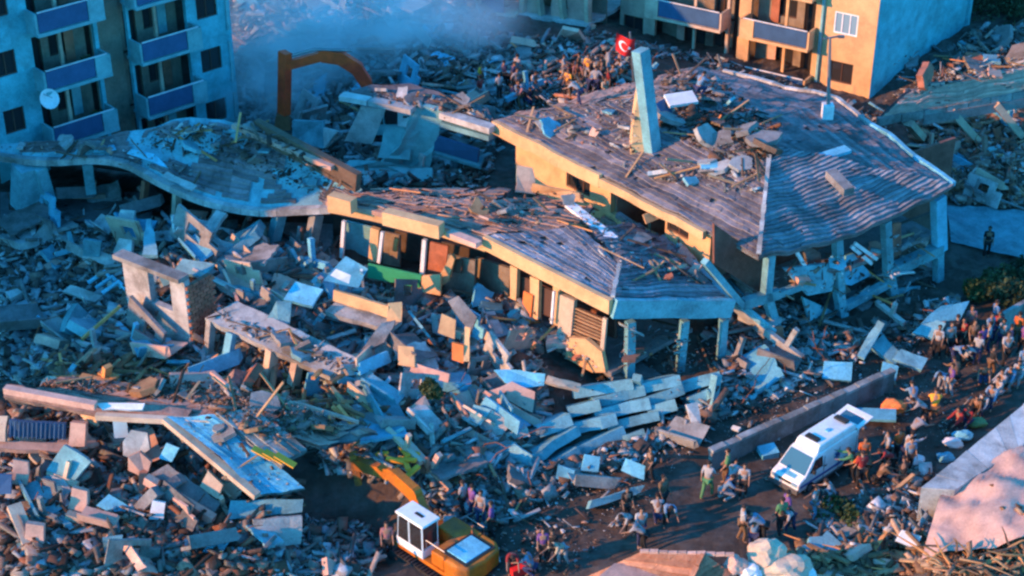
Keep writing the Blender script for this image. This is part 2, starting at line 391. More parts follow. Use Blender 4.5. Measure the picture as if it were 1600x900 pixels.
# ================================================================== standing blocks behind
# left block, its balconied front facing down-right
Lc = P(376, 205, 0); dL = V(-.73, -.68, 0).normalized(); nL = V(.68, -.73, 0).normalized()
lb = root('apartment_building', Lc, 'standing apartment block, walls coloured shade blue, with rows of balconies at upper left', 'building')
def tl(px, py=150): return tpar(px, py, Lc, dL, nL)[0]
dx = -dL; OL = Lc + dL*22
def t2(px, py=150): return 22-tl(px, py)
shL = 2.95
bays = [(1.2, 2.6, 'win'), (t2(-60), t2(-20), 'win'), (t2(0), t2(34), 'win'), (t2(62), t2(160), 'bal'), (t2(166), t2(212), 'rec'), (t2(216), t2(304), 'bal'), (t2(320), t2(352), 'win')]
block(lb, OL, dx, nL, 22, 4, shL, bays, 'render_shade_blue', core=5.5, blockm='render_grey')
m = MB(); M_ = Matrix((dx, -nL, V(0, 0, 1))).transposed()
m.box(OL+dx*11-nL*3.4+V(0, 0, 4*shL+.15), (22.6, 7.2, .3), M_); part('roof_slab', m, 'concrete', lb)
for k in range(4):
    m = MB(); m.box(OL+dx*(t2(365)+.02)+nL*.05+V(0, 0, k*shL+1.2), (.14, .1, 2.3), M_); part('downpipe', m, 'render_grey', lb)
# plants and odds on the balconies
def plant(loc, r, label, mm='leaf', cat='plant', grp=None, nleaf=160, pot=True):
    o = root('potted_plant', loc, label, cat, grp); m = MB()
    if pot: m.tube([loc, loc+V(0, 0, .3)], [.13, .18], 8); part('pot', m, 'brick', o)
    m = MB()
    for i in range(nleaf):
        a = V(R.gauss(0, 1), R.gauss(0, 1), R.gauss(0, .8)).normalized()*r*R.uniform(.3, 1); c = loc+V(0, 0, .3+r*.8)+a
        q = Euler((R.uniform(0, 6), R.uniform(0, 6), 0)).to_matrix(); s = .11
        m.add([c+q@V(-s, -s*.4, 0), c+q@V(s, -s*.4, 0), c+q@V(s, s*.4, 0), c+q@V(-s, s*.4, 0)], [(0, 1, 2, 3)])
    part('leaves', m, mm, o)
for k, (px, py, lab) in enumerate([(128, 56, 'dark potted plant on an upper blue balcony of the left block'), (146, 130, 'bushy potted plant on the balcony above the satellite dish row'), (92, 68, 'small potted plant beside the bushier one on the upper balcony')]):
    p = PL(px, py, Lc+nL*.6, nL); kk = round((p.z-1.15)/shL); plant(V(p.x, p.y, kk*shL+.1), .42 if k < 2 else .3, lab)
p = PL(76, 155, Lc+nL*1.15, nL)
ds = root('satellite_dish', p, 'round pale satellite dish on the left block balcony', 'satellite dish'); m = MB()
for j in range(4):
    for i in range(16):
        pass
ring = []; fs = []
ax = (nL+V(0, 0, .5)).normalized(); aa = ax.orthogonal().normalized(); bb = ax.cross(aa)
for j in range(5):
    r = .5*j/4
    ring += [p+aa*r*math.cos(i*.3927)+bb*r*math.sin(i*.3927)+ax*(r*r*.5) for i in range(16)]
for j in range(4): fs += [(j*16+i, j*16+(i+1) % 16, (j+1)*16+(i+1) % 16, (j+1)*16+i) for i in range(16)]
m.add(ring, fs); m.add([a-ax*.03 for a in ring], [f[::-1] for f in fs]); part('dish', m, 'white_trim', ds)
m = MB(); m.tube([p-ax*.02, p-ax*.3-V(0, 0, .4)], .03); m.tube([p-bb*.4, p+ax*.45], .015); part('arm', m, 'steel', ds)

# right block, cream front facing down-left and bare flank, shade painted in as blue
Rc = P(1356, 166, 0); dR = V(-.84, .54, 0).normalized(); nR = V(-.54, -.84, 0).normalized()
rb = root('apartment_building', Rc, 'standing cream apartment block with blank flank coloured shade blue at upper right', 'building')
OR = Rc
def tr(px, py=90): return tpar(px, py, Rc, dR, nR)[0]
shR = 2.9; dRi = dR
LR = tr(1152, 60)
bays = [(tr(1335), tr(1298), 'winl'), (tr(1268), tr(1168), 'bal')]
bays = [(a, b, c) for a, b, c in bays]
def block_r():
    block(rb, OR, dR, nR, LR, 4, shR, bays, 'cream', accent='blue_paint', core=6, skip=(((0, 0),)))
    window(rb, OR, dR, nR, bays[0][0], bays[0][1], 1.0, 2.25, pane='glass_dark', frame='frame_dark', mull=1)
block_r()
m = MB(); fl = V(.68, .73, 0).normalized()          # flank wall
m.poly([Rc+V(0.02, 0, 0), Rc+fl*10.4, Rc+fl*10.4+V(0, 0, 4*shR), Rc+V(0.02, 0, 4*shR)], .25, V(.73, -.68, 0)); part('flank_wall', m, 'render_shade_blue', rb)
m = MB(); m.poly([Rc+V(0, 0, 4*shR+.3)-nR*.3, Rc+fl*10.7+V(0, 0, 4*shR+.3), Rc+fl*10.7+dR*LR+V(0, 0, 4*shR+.3), Rc+dR*LR+V(0, 0, 4*shR+.3)], .28); part('roof_slab', m, 'concrete', rb)
m = MB(); m.bar(Rc+fl*10.35, Rc+fl*10.35+V(0, 0, 4*shR), .3, .3); m.bar(Rc+fl*10.9+V(0,0,4.2), Rc+fl*11.3+V(0, 0, 5.2), 1.2, .2); part('broken_slab_edge', m, 'render_shade_blue', rb)
m = MB(); m.bar(OR+dR*tr(1280)+nR*.1, OR+dR*tr(1280)+nR*.1+V(0, 0, 4*shR), .14, .14); part('downpipe', m, 'render_grey', rb)
# grey painted bay beside the light window
m = MB(); M_ = Matrix((dR, -nR, V(0, 0, 1))).transposed()
a0, a1 = tr(1338), tr(1272)
m.box(OR+dR*(a0-.35)/2+V(0, 0, 1.5*shR)+nR*.015, (.02, .02, .02), M_)
part('wall_patch', m, 'dust_pink', rb)
# middle block of the same row, half collapsed at its left end
Mc = OR+dR*(LR+.6)
mb_ = root('apartment_building', Mc, 'cream apartment block with collapsed left end behind the red flag', 'building')
def tm(px, py=60): return tpar(px, py, Mc, dR, nR)[0]
L2 = tm(968, 50)
block(mb_, Mc, dR, nR, L2, 4, shR, [(tm(1133), tm(1022), 'bal'), (tm(1004), tm(974, 40), 'win')], 'cream_pale', core=6)
m = MB(); m.box(Mc+dR*L2/2-nR*4+V(0, 0, 4*shR+.15), (L2+.3, 9, .3), M_); part('roof_slab', m, 'concrete', mb_)
# its broken neighbour: tilted floors with blue balcony fronts
Bc = Mc+dR*(L2+.3); Bend = tpar(768, 30, Bc, dR, nR)[0]
br = root('ruined_building', Bc, 'broken cream apartment building with tilted blue balcony fronts at top centre', 'ruin')
for k in range(4):
    dz = k*2.1
    a = Bc+nR*3.2+V(0, 0, .4+dz); b = Bc+dR*Bend+nR*4.5+V(0, 0, .6+dz*.85)
    m = MB(); m.poly(jag([a, b, b-nR*5, a-nR*5], .7, .12), .2); part('floor_slab', m, 'pale_concrete', br)
    m = MB(); m.bar(a.lerp(b, .58)+nR*.4+V(0, 0, .45), b+nR*.4+V(0, 0, .45), .08, .85); part('balcony_panel', m, 'blue_paint', br)
    m = MB(); m.bar(a.lerp(b, .5)+nR*.1, b+nR*.4, 1.1, .18); part('balcony_slab', m, 'cream_pale', br)
    for s in (.03, .2, .36, .5, .75, .97):
        q = a.lerp(b, s); m = MB(); m.bar(q-nR*.4, q-nR*.3+V(R.uniform(-.3, .3), 0, 1.95), .35, .3); part('column', m, 'cream_pale', br)
    for s0, s1 in ((.03, .18), (.22, .3), (.4, .5), (.78, .9)):
        p0, p1 = a.lerp(b, s0), a.lerp(b, s1); m = MB()
        m.poly(jag([p0-nR*.5, p1-nR*.5, p1-nR*.5+V(0, 0, 1.6), p0-nR*.5+V(0, 0, 1.8)], .5, .1), .18, V(nR.x, nR.y, 0)); part('wall', m, R.choice(['cream_pale', 'dust_pink', 'cream']), br)
    m = MB(); m.poly([a-nR*2+V(0, 0, 0), b-nR*2, b-nR*2+V(0, 0, 2), a-nR*2+V(0, 0, 2.1)], .15, V(nR.x, nR.y, 0)); part('inner_wall', m, 'brown_wall', br)
m = MB(); m.poly([P(868, 62, 2.5), P(925, 75, 2.0), P(905, 45, 4.2), P(880, 40, 4.0)], .2); part('fallen_wall', m, 'dust_pink', br)

# ================================================================== big collapsed building at right (hip roof)
E, A, B, D = P(775, 188, 5.5), P(1185, 402, 5.3), P(1490, 290, 5.3), P(1092, 104, 5.4)
R1, R2 = P(1203, 232, 7.0), P(1040, 150, 6.9)
rbg = root('collapsed_building', V(9, 67, 0), 'large collapsed building with sagging grey hip roof and cream side wall', 'building')
HC = [(1120, 190, 1.5), (1165, 215, 1.2), (1085, 150, 1.1), (1180, 180, .9)]
HC = [(P(a, b, 6.7), r) for a, b, r in HC]
def hole(c, sh):
    for q, r in HC:
        if (c-q).to_2d().length < r-sh+.35*fbm(c.x*1.3, c.y*1.3, 1): return True
    return False
def hole2(c, sh):                                # bare broken end of the roof near the chimney
    return hole(c, sh)
ptF, nF = roof_face(rbg, A, B, R1, R1+ (B-A).normalized()*.4, 26, 'tile_teal', amp=.16, sag=.55, hole=hole2, lip=.12, drop=.004)
ptS, nS = roof_face(rbg, E, A, R2, R1, 20, 'tile', amp=.14, hole=hole2, drop=.015, lip=.06)
MM = P(1308, 158, 5.5); RM = R1.lerp(R2, .35)+V(.1, .1, .01)
roof_face(rbg, B, MM, R1+V(.1, .1, 0), RM, 24, 'tile', amp=.12, hole=hole2, drop=.012, lip=.035)
roof_face(rbg, MM, D, RM, R2+V(0, .2, .02), 20, 'tile', amp=.12, hole=hole2, drop=.012, lip=.035)
ptE, nE = roof_face(rbg, D, E, R2+V(0, 0, .02), R2+V(-.3, 0, 0), 18, 'tile_pink', amp=.2, drop=.09, lip=.05)
# ridge and hip caps, white line down the near hip
def capline(parent, a, b, m, w=.24, name='ridge_tile', seg=.42, amp=.1, lift=.1):
    L = (b-a).length; n = int(L/seg)
    for i in range(n):
        p = a.lerp(b, i/n); q = a.lerp(b, (i+.93)/n)
        p = p+wob(p, amp)+V(0, 0, lift); q = q+wob(q, amp)+V(0, 0, lift+.02)
        mm = MB(); mm.bar(p, q, w*R.uniform(.8, 1.2), .09); part(name, mm, m, parent)
capline(rbg, A+V(0, 0, .08), R1.lerp(A, .08), 'pale_concrete', w=.17, amp=.16)
capline(rbg, R1, R1.lerp(R2, .25), 'tile', amp=.12)
# pale gutter kerb along the far edge
for i in range(22):
    e1_, e2_, k_, n_ = (B, MM, i, 13) if i < 13 else (MM, D, i-13, 11)
    p, q = e1_.lerp(e2_, k_/n_), e1_.lerp(e2_, (k_+.98)/n_)
    mm = MB(); mm.bar(p+wob(p, .12)+V(0, 0, .08), q+wob(q, .12)+V(0, 0, .08), .2, .22); part('gutter', mm, 'sheet_blue' if i < 9 else 'pale_concrete', rbg)
# cream side wall under the left eave
dE = (A-E); dE.z = 0; LE = dE.length; dE.normalize(); nEw = V(dE.y, -dE.x, 0)
if nEw.dot(V(-1, -1, 0)) < 0: nEw = -nEw
zb = 2.55; OE = V(E.x, E.y, zb)-nEw*.35
def te(px, py): return tpar(px, py, OE, dE, nEw)
ops = []
t0, _ = te(885, 275); t1, _ = te(922, 290); hb = te(903, 300)[1]; ht = te(903, 258)[1]; w1 = (t0, t1, hb, ht); ops.append(w1)
t0, _ = te(954, 310); t1, _ = te(1040, 340); o1 = (t0, t1, te(990, 352)[1], te(990, 292)[1]); ops.append(o1)
t0, _ = te(1043, 340); t1, _ = te(1077, 350); w2 = (t0, t1, te(1060, 368)[1], te(1060, 322)[1]); ops.append(w2)
ts = te(806, 240)[0]; te_ = te(1110, 380)[0]
m = MB(); m.wallgrid(OE+dE*ts, dE, nEw, te_-ts, 2.6, .28, [(a-ts, b-ts, c, d) for a, b, c, d in ops]); part('wall', m, 'cream', rbg)
window(rbg, OE, dE, nEw, *w1, mull=2); window(rbg, OE, dE, nEw, *w2, mull=1)
M_ = Matrix((dE, -nEw, V(0, 0, 1))).transposed()
for a, b in ((0, te(952, 260)[0]), (te(952, 260)[0]+.02, te_+.1)):     # fascia in two heights
    hh = .62 if a == 0 else .38
    m = MB(); N_ = 16
    for i in range(N_):
        x0, x1 = a+(b-a)*i/N_, a+(b-a)*(i+1)/N_; pa, pb = OE+dE*x0+nEw*.5, OE+dE*x1+nEw*.5
        za = 2.78-(.05 if a else 0)+.6*wob(pa, .14).z; zc = 2.78-(.05 if a else 0)+.6*wob(pb, .14).z
        m.bar(pa+V(0, 0, za-.12), pb+V(0, 0, zc-.12), .22, hh)
    part('fascia', m, 'cream', rbg)
m = MB(); m.poly([OE+dE*ts-nEw*.2+V(0, 0, .02), OE+dE*te_-nEw*.2+V(0, 0, .02), OE+dE*te_-nEw*6, OE+dE*ts-nEw*6], .2); part('floor_slab', m, 'dark_concrete', rbg)
m = MB(); m.poly([OE+dE*.5-nEw*3.2, OE+dE*(te_+.1)-nEw*3.2, OE+dE*(te_+.1)-nEw*3.2+V(0, 0, 2.5), OE+dE*.5-nEw*3.2+V(0, 0, 2.5)], .15, nEw); part('inner_wall', m, 'brown_wall', rbg)
for x in (o1[0]+.1, o1[1]-1.2, o1[1]+.1, te_-.2):
    m = MB(); m.poly([OE+dE*x-nEw*.3, OE+dE*x-nEw*3.2, OE+dE*x-nEw*3.2+V(0, 0, 2.5), OE+dE*x-nEw*.3+V(0, 0, 2.5)], .12, dE); part('inner_wall', m, 'brown_wall', rbg)
# near foot of the cream wall, its blue shade tint put into the colour
m = MB(); m.wallgrid(OE+dE*(te(1045, 370)[0])+V(0, 0, -1.0), dE, nEw, te_-te(1045, 370)[0], 1.0, .3, []); part('lower_wall', m, 'render_grey', rbg)
# open gable frame on the near right side
dA = (B-A); dA.z = 0; dA.normalize(); nA = V(dA.y, -dA.x, 0)
OA = V(A.x, A.y, 0)-nA*.35
def S(px, py, back=0.0): return PL(px, py, OA-nA*back, nA)
def rcol(a, b, w=.38, h=.34, m='teal_concrete', nm='column', lab=None, back=0.0):
    mm = MB(); mm.bar(S(*a, back), S(*b, back), w, h, up=nA); part(nm, mm, m, rbg, lab)
rcol((1203, 395), (1196, 470)); rcol((1198, 462), (1216, 525), .36); rcol((1308, 372), (1312, 460)); rcol((1310, 455), (1324, 538), .42)
rcol((1384, 345), (1388, 425)); rcol((1388, 420), (1401, 497), .42); rcol((1466, 308), (1468, 392), .62, .4, 'sheet_blue', lab='bright blue corner column'); rcol((1466, 392), (1466, 474), .4)
rcol((1160, 475), (1215, 458), .45, .34, nm='beam'); rcol((1215, 460), (1262, 442), .3, .3, nm='beam'); rcol((1315, 482), (1388, 442), .34, .34, nm='beam')
rcol((1386, 426), (1468, 388), .5, .5, nm='beam'); rcol((1400, 494), (1468, 474), .34, .34, nm='beam'); rcol((1330, 520), (1398, 492), .3, .3, nm='beam')
rcol((1101, 408), (1160, 478), .26, .3, nm='beam')
def splate(pts, t, m, nm, lab=None, back=0.0, kind=None):
    mm = MB(); mm.poly([S(p[0], p[1], back+(p[2] if len(p) > 2 else 0)) for p in pts], t, nA); part(nm, mm, m, rbg, lab)
splate([(1404, 452), (1466, 446), (1466, 476), (1402, 492)], .15, 'teal_concrete', 'wall_panel')
splate([(1472, 432), (1505, 462), (1470, 474)], .15, 'sheet_blue', 'wall_panel')
splate([(1322, 400), (1334, 396), (1362, 430), (1330, 446), (1318, 444)], .1, 'sheet_blue', 'torn_sheet', back=.6)
splate([(1395, 350), (1408, 348), (1408, 412), (1395, 414)], .15, 'brick', 'wall_panel', back=.4)
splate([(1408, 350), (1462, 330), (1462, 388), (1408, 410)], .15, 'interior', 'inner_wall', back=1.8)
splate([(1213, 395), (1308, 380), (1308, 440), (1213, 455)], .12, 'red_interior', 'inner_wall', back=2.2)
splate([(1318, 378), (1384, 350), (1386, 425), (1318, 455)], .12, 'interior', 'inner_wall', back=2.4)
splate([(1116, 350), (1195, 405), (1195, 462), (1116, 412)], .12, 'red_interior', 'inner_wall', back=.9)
# hanging slabs inside
for pts, mm_ in (([(1255, 380, 0), (1282, 395, .5), (1284, 425, 1.5), (1262, 415, 1)], 'dark_concrete'),
                 ([(1225, 420, .2), (1310, 410, .2), (1300, 455, -.2), (1262, 462, -.1)], 'teal_concrete'),
                 ([(1255, 465, 0), (1310, 490, .3), (1316, 512, 0), (1270, 520, -.3)], 'teal_concrete'),
                 ([(1325, 470, 1), (1390, 440, 1), (1395, 490, .6), (1330, 515, .6)], 'dark_concrete'),
                 ([(1405, 425, 1), (1466, 405, 1), (1466, 440, .5), (1405, 455, .5)], 'dark_concrete')):
    splate(pts, .16, mm_, 'hanging_slab')
for k in range(2):
    zz = 2.6-k*2.0; ff = MB(); a, b = S(1210, 470-0*k), S(1468, 392); a.z = b.z = zz
    ff.poly([a-nA*.3, b-nA*.3, b-nA*7, a-nA*7], .18); part('floor_slab', ff, 'dark_concrete', rbg)
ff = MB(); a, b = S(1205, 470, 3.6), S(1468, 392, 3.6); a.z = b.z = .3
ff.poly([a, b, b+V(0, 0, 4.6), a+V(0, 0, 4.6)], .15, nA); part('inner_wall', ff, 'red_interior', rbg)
for a, b in (((1330, 385), (1362, 412)), ((1335, 380), (1370, 405)), ((1240, 385), (1262, 425))):
    rcol(a, b, .16, .1, 'white_trim', 'fallen_batten', back=.3)
# chimney-like slab standing through the roof
Oc = P(1015, 250, 5.6); nc = V(0, -1, 0)
ch = root('broken_wall_pier', Oc, 'tall narrow broken wall pier standing up out of the big grey roof', 'wall pier')
def C(px, py, y=0.0): return PL(px, py, Oc+V(0, y, 0), nc)
m = MB(); a, b = C(1022, 252), C(1001, 78); m.bar(a, b, .62, .5, up=V(.7, -.72, 0)); part('pier', m, 'teal_concrete', ch)
m = MB(); m.poly([C(984, 250), C(1008, 250), C(1006, 160), C(996, 150), C(991, 180)], 1.0, V(0, -1, 0)); part('pier_lit_side', m, 'cream', ch)  # cream for the sunlit side of the pier, teal for the shaded one

# utility pole on the far eave
pb = P(1292, 184, 5.9); pole = root('utility_pole', pb, 'grey pole with small cross arm behind the big hip roof', 'pole')
m = MB(); m.box(pb+V(0, 0, .35), (.5, .5, .7)); part('base', m, 'white_trim', pole)
tp = PL(1297, 58, pb, V(0, -1, 0)); m = MB(); m.tube([pb+V(0, 0, .6), tp], [.1, .06], 7); part('shaft', m, 'steel', pole)
m = MB(); m.bar(tp+V(-.35, 0, -.1), tp+V(.45, 0, .05), .07, .07); m.box(tp+V(.5, 0, .02), (.3, .16, .1)); part('cross_arm', m, 'steel', pole)
# flag
f0 = P(992, 150, 4.0); f1 = PL(984, 50, f0, V(0, -1, 0)); fl_ = root('flag', f0, 'red flag with white crescent and star on a pole above the crowd', 'flag')
m = MB(); m.tube([f0, f1], .06, 7); part('flagpole', m, 'steel', fl_)
fw, fh = .95, .95; fc = f1+V(-.05, -.05, -.02)
def fp(s, t): return fc + V(-.15-fw*.5+s*fw+.0, .10*math.sin(s*6+t*2), -t*fh-.18*math.sin(s*2.5)-.2*s)
vs_ = [fp(i/12, j/8) for j in range(9) for i in range(13)]; fs_ = [(j*13+i, j*13+i+1, (j+1)*13+i+1, (j+1)*13+i) for j in range(8) for i in range(12)]
m = MB(); m.add(vs_, fs_); cloth = part('cloth', m, 'flag_red', fl_)
m = MB(); c0 = (.40, .5); k = 20; outer = []; inner = []
for i in range(k+1):
    a = rad(40)+rad(280)*i/k; outer.append((c0[0]+.25*math.cos(a), c0[1]+.25*math.sin(a)))
    a2 = rad(28)+rad(304)*i/k; inner.append((c0[0]+.065+.20*math.cos(a2), c0[1]+.20*math.sin(a2)))
pv = [fp(*a)+V(0, -.02, 0) for a in outer+inner]; m.add(pv, [(i, i+1, k+1+i+1, k+1+i) for i in range(k)]); part('crescent', m, 'white_paint', cloth)
m = MB(); st = []
for i in range(10):
    r = .12 if i % 2 == 0 else .048; a = math.pi+i*math.pi/5; st.append(fp(.70+r*math.cos(a), .5+r*math.sin(a))+V(0, -.02, 0))
m.add(st, [tuple(range(10))]); part('star', m, 'white_paint', cloth)

# ================================================================== middle collapsed building (centre)
g = P(957, 470, 5.0); h = P(1140, 470, 3.6); l0 = P(513, 308, 5.1); l1 = P(690, 346, 5.1); l2 = P(760, 370, 5.05)
mbg = root('collapsed_building', V(0, 60, 0), 'collapsed building at centre with cream fascia, blue corner columns and cracked roof', 'building')
k0 = P(968, 416, 5.0); k1 = P(905, 352, 4.95); k2 = P(770, 318, 5.0); k3 = P(560, 300, 5.1); nn = P(1060, 400, 4.1)
roof_face(mbg, g, h, k0, nn, 10, 'tile_teal', amp=.12, lip=.08, sag=.05)
def holeM(c, sh): return sh > 10
ptM, _ = roof_face(mbg, l2, g, k1, k0, 13, 'tile_teal', amp=.10, lip=.03, drop=.02)
roof_face(mbg, l1, l2, k2, k1, 9, 'tile_pink', amp=.2, lip=.05, drop=.12)
roof_face(mbg, l0, l1, k3, k2, 6, 'tile_pink', amp=.2, lip=.05, drop=.2)
roof_face(mbg, h, P(1050, 378, 3.5), nn, P(990, 355, 4.1), 8, 'tile_teal', amp=.25, lip=.08, drop=.1)
roof_face(mbg, k0, nn, k1+V(.3, .2, -.1), P(1000, 350, 4.1), 7, 'tile', amp=.3, lip=.06, drop=.1)
roof_face(mbg, k2, k1, P(850, 303, 4.4), P(930, 322, 4.3), 5, 'tile_pink', amp=.25, lip=.06, drop=.15)
roof_face(mbg, k3, k2, P(650, 292, 4.5), P(800, 296, 4.5), 5, 'tile_pink', amp=.25, lip=.06, drop=.3)
capline(mbg, g+V(0, 0, .08), k0, 'pale_concrete', w=.16)
def fasc(pts, w, hgt_, mm, nm='fascia', dz=0, n=8):
    m = MB()
    for a, b in zip(pts[:-1], pts[1:]):
        for i in range(n):
            p, q = a.lerp(b, i/n), a.lerp(b, (i+1)/n)
            m.bar(p+V(0, 0, dz+.5*wob(p, .1).z), q+V(0, 0, dz+.5*wob(q, .1).z), w, hgt_)
    part(nm, m, mm, mbg)
off = V(-.55, -.65, 0).normalized()*.1
fasc([l2+off, g+off], .24, .62, 'cream', dz=-.22)
fasc([l0+off, l1+off, l2+off], .22, .22, 'dust_pink', nm='slab_edge', dz=-.2)
fasc([l0+off*.2, l1+off*.2, l2+off*.2], .2, .42, 'cream', dz=-.46)
fasc([g+V(.06, -.12, 0), h+V(.1, -.12, 0)], .22, .8, 'teal_concrete', dz=-.28)
fasc([h+V(.1, -.1, 0), P(1060, 380, 4.0)], .2, .5, 'teal_concrete', dz=-.25)
for a, b in (((517, 312, 5.3), (553, 322, 5.3)), ((602, 338, 5.3), (690, 360, 5.3))):   # cream parapet blocks
    m = MB(); m.bar(P(*a), P(*b), .5, .62); part('parapet', m, 'cream', mbg)
m = MB(); m.bar(P(702, 364, 5.05), P(748, 382, 5.05), .4, .22); part('parapet', m, 'dust_pink', mbg)
# facade planes under the fascia
dM = (g-l2); dM.z = 0; LM = dM.length; dM.normalize(); nM = V(dM.y, -dM.x, 0); nM = nM if nM.y < 0 else -nM
Om = V(l2.x, l2.y, 0)-nM*.2
def F(px, py, back=0.0): return PL(px, py, Om-nM*back, nM)
def fplate(pts, t, m, nm, back=0.0, lab=None, Fn=None, nrm=None, par=None):
    Fn = Fn or F; mm = MB(); mm.poly([Fn(p[0], p[1], back+(p[2] if len(p) > 2 else 0)) for p in pts], t, nrm or nM); return part(nm, mm, m, par or mbg, lab)
def fbar(a, b, w, h, m, nm, back=0.0, Fn=None, nrm=None, lab=None, par=None):
    Fn = Fn or F; mm = MB(); mm.bar(Fn(*a, back), Fn(*b, back), w, h, up=nrm or nM); return part(nm, mm, m, par or mbg, lab)
fplate([(742, 402), (798, 420), (792, 485), (740, 468)], .15, 'brown_wall', 'wall', 1.2)
fplate([(740, 398), (960, 500), (960, 590), (740, 500)], .15, 'red_interior', 'inner_wall', 2.0)
fplate([(797, 415), (808, 420), (806, 470), (797, 466)], .2, 'cream', 'wall', .1)
fplate([(828, 432), (842, 438), (840, 500), (828, 495)], .2, 'cream', 'wall', .1)
fplate([(864, 447), (874, 452), (872, 510), (863, 505)], .2, 'cream', 'wall', .1)
fplate([(808, 428), (828, 437), (828, 488), (808, 478)], .08, 'frame_dark', 'door', .45)
fplate([(818, 455), (832, 462), (828, 506), (814, 500)], .06, 'orange_cloth', 'curtain', .0)
fplate([(842, 446), (863, 455), (862, 497), (841, 488)], .08, 'frame_dark', 'window', .35)
fplate([(874, 460), (897, 470), (888, 560), (870, 548)], .2, 'cream_pale', 'wall', .1)
fbar((866, 455), (862, 505), .1, .1, 'white_trim', 'post', -.1)
wv = fplate([(897, 478), (944, 498), (940, 546), (893, 526)], .06, 'frame_dark', 'window', .3)
for i in range(9):
    s = (i+.5)/9; fbar((897-4*s, 478+48*s), (944-4*s, 498+48*s), .05, .07, 'wood', 'slat', .22, par=wv)
fbar((946, 497), (941, 552), .2, .1, 'cream_pale', 'frame', .1)
fplate([(886, 528), (915, 530), (940, 550), (946, 582), (925, 582), (884, 560)], .2, 'cream', 'wall', -.1)
fbar((740, 492), (848, 545), .5, .18, 'dust_pink', 'balcony_slab', -.5)
fbar((742, 486), (848, 540), .9, .14, 'concrete', 'balcony_slab', 0)
# left facade section
dN = (l1-l0); dN.z = 0; dN.normalize(); nN = V(dN.y, -dN.x, 0); nN = nN if nN.y < 0 else -nN
On = V(l0.x, l0.y, 0)-nN*.2
def H_(px, py, back=0.0): return PL(px, py, On-nN*back, nN)
kw = dict(Fn=H_, nrm=nN)
fplate([(520, 335), (760, 395), (755, 470), (520, 420)], .15, 'interior', 'inner_wall', 2.2, **kw)
fplate([(540, 345), (580, 355), (575, 410), (538, 405)], .1, 'render_grey', 'wall', 1.4, **kw)
fplate([(600, 362), (625, 368), (625, 418), (598, 412)], .1, 'brown_wall', 'wall', 1.2, **kw)
fbar((538, 345), (534, 402), .16, .16, 'white_trim', 'post', 0, **kw)
fplate([(579, 356), (592, 360), (588, 410), (575, 408)], .22, 'cream', 'wall_pier', .1, **kw)
fbar((598, 362), (592, 410), .14, .14, 'white_trim', 'post', -.3, **kw)
fbar((620, 372), (617, 392), .2, .12, 'wood_yellow', 'shutter', .9, **kw)
fbar((664, 374), (660, 428), .18, .18, 'white_trim', 'post', -.2, **kw)
fplate([(672, 378), (700, 385), (695, 430), (668, 425)], .1, 'brick', 'wall', .8, **kw)
fplate([(575, 412), (658, 430), (656, 450), (574, 434)], .08, 'green_paint', 'balcony_panel', -.9, lab='green balcony front', **kw)
fbar((570, 432), (688, 458), 1.1, .18, 'dust_pink', 'balcony_slab', -.4, **kw)
fplate([(659, 432), (688, 430), (688, 462), (658, 456)], .14, 'cream', 'balcony_panel', -.95, lab='cream balcony end block', **kw)
fplate([(688, 428), (705, 398), (710, 405), (700, 440), (688, 450)], .2, 'cream', 'wall', -.3, **kw)
fplate([(700, 398), (742, 408), (740, 480), (688, 465)], .15, 'brown_wall', 'wall', .2, **kw)
fplate([(708, 404), (722, 407), (721, 428), (707, 425)], .06, 'frame_dark', 'window', .0, **kw)
# blue corner frame
dG = (h-g); LG = dG.length; dGh = V(dG.x, dG.y, 0).normalized(); nG = V(dGh.y, -dGh.x, 0); nG = nG if nG.y < 0 else -nG
Og = V(g.x, g.y, 0)-nG*.12
def K(px, py, back=0.0): return PL(px, py, Og-nG*back, nG)
kw = dict(Fn=K, nrm=nG)
for a, b, w in (((985, 502), (983, 588), .36), ((1070, 500), (1062, 582), .3), ((1131, 498), (1124, 590), .3)):
    fbar(a, b, w, .3, 'teal_concrete', 'column', 0, **kw)
for a, b in (((1018, 505), (1016, 575)), ((1100, 500), (1096, 570))):
    fbar(a, b, .3, .3, 'interior', 'column', 3.2, **kw)
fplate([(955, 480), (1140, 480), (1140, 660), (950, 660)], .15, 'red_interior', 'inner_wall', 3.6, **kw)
ff = MB(); a, b = K(958, 590), K(1134, 586)
ff.poly([a, b, b-nG*5, a-nG*5], .2); part('floor_slab', ff, 'dark_concrete', mbg)
ff = MB(); q0 = F(745, 480); q1 = F(955, 590); q0.z = q1.z = 1.5; ff.poly([q0, q1, q1-nM*5, q0-nM*5], .2); part('floor_slab', ff, 'dark_concrete', mbg)

# ================================================================== hand placed slabs, walls and frames of the ruins
def pan(name, pts, t, m, label, cat, jg=0, grp=None, nrm=None):
    q = [P(*p) for p in pts]
    if jg: q = jag(q, .4, jg)
    mb = MB(); mb.poly(q, t, nrm); return thing(name, mb, m, label, cat, grp)
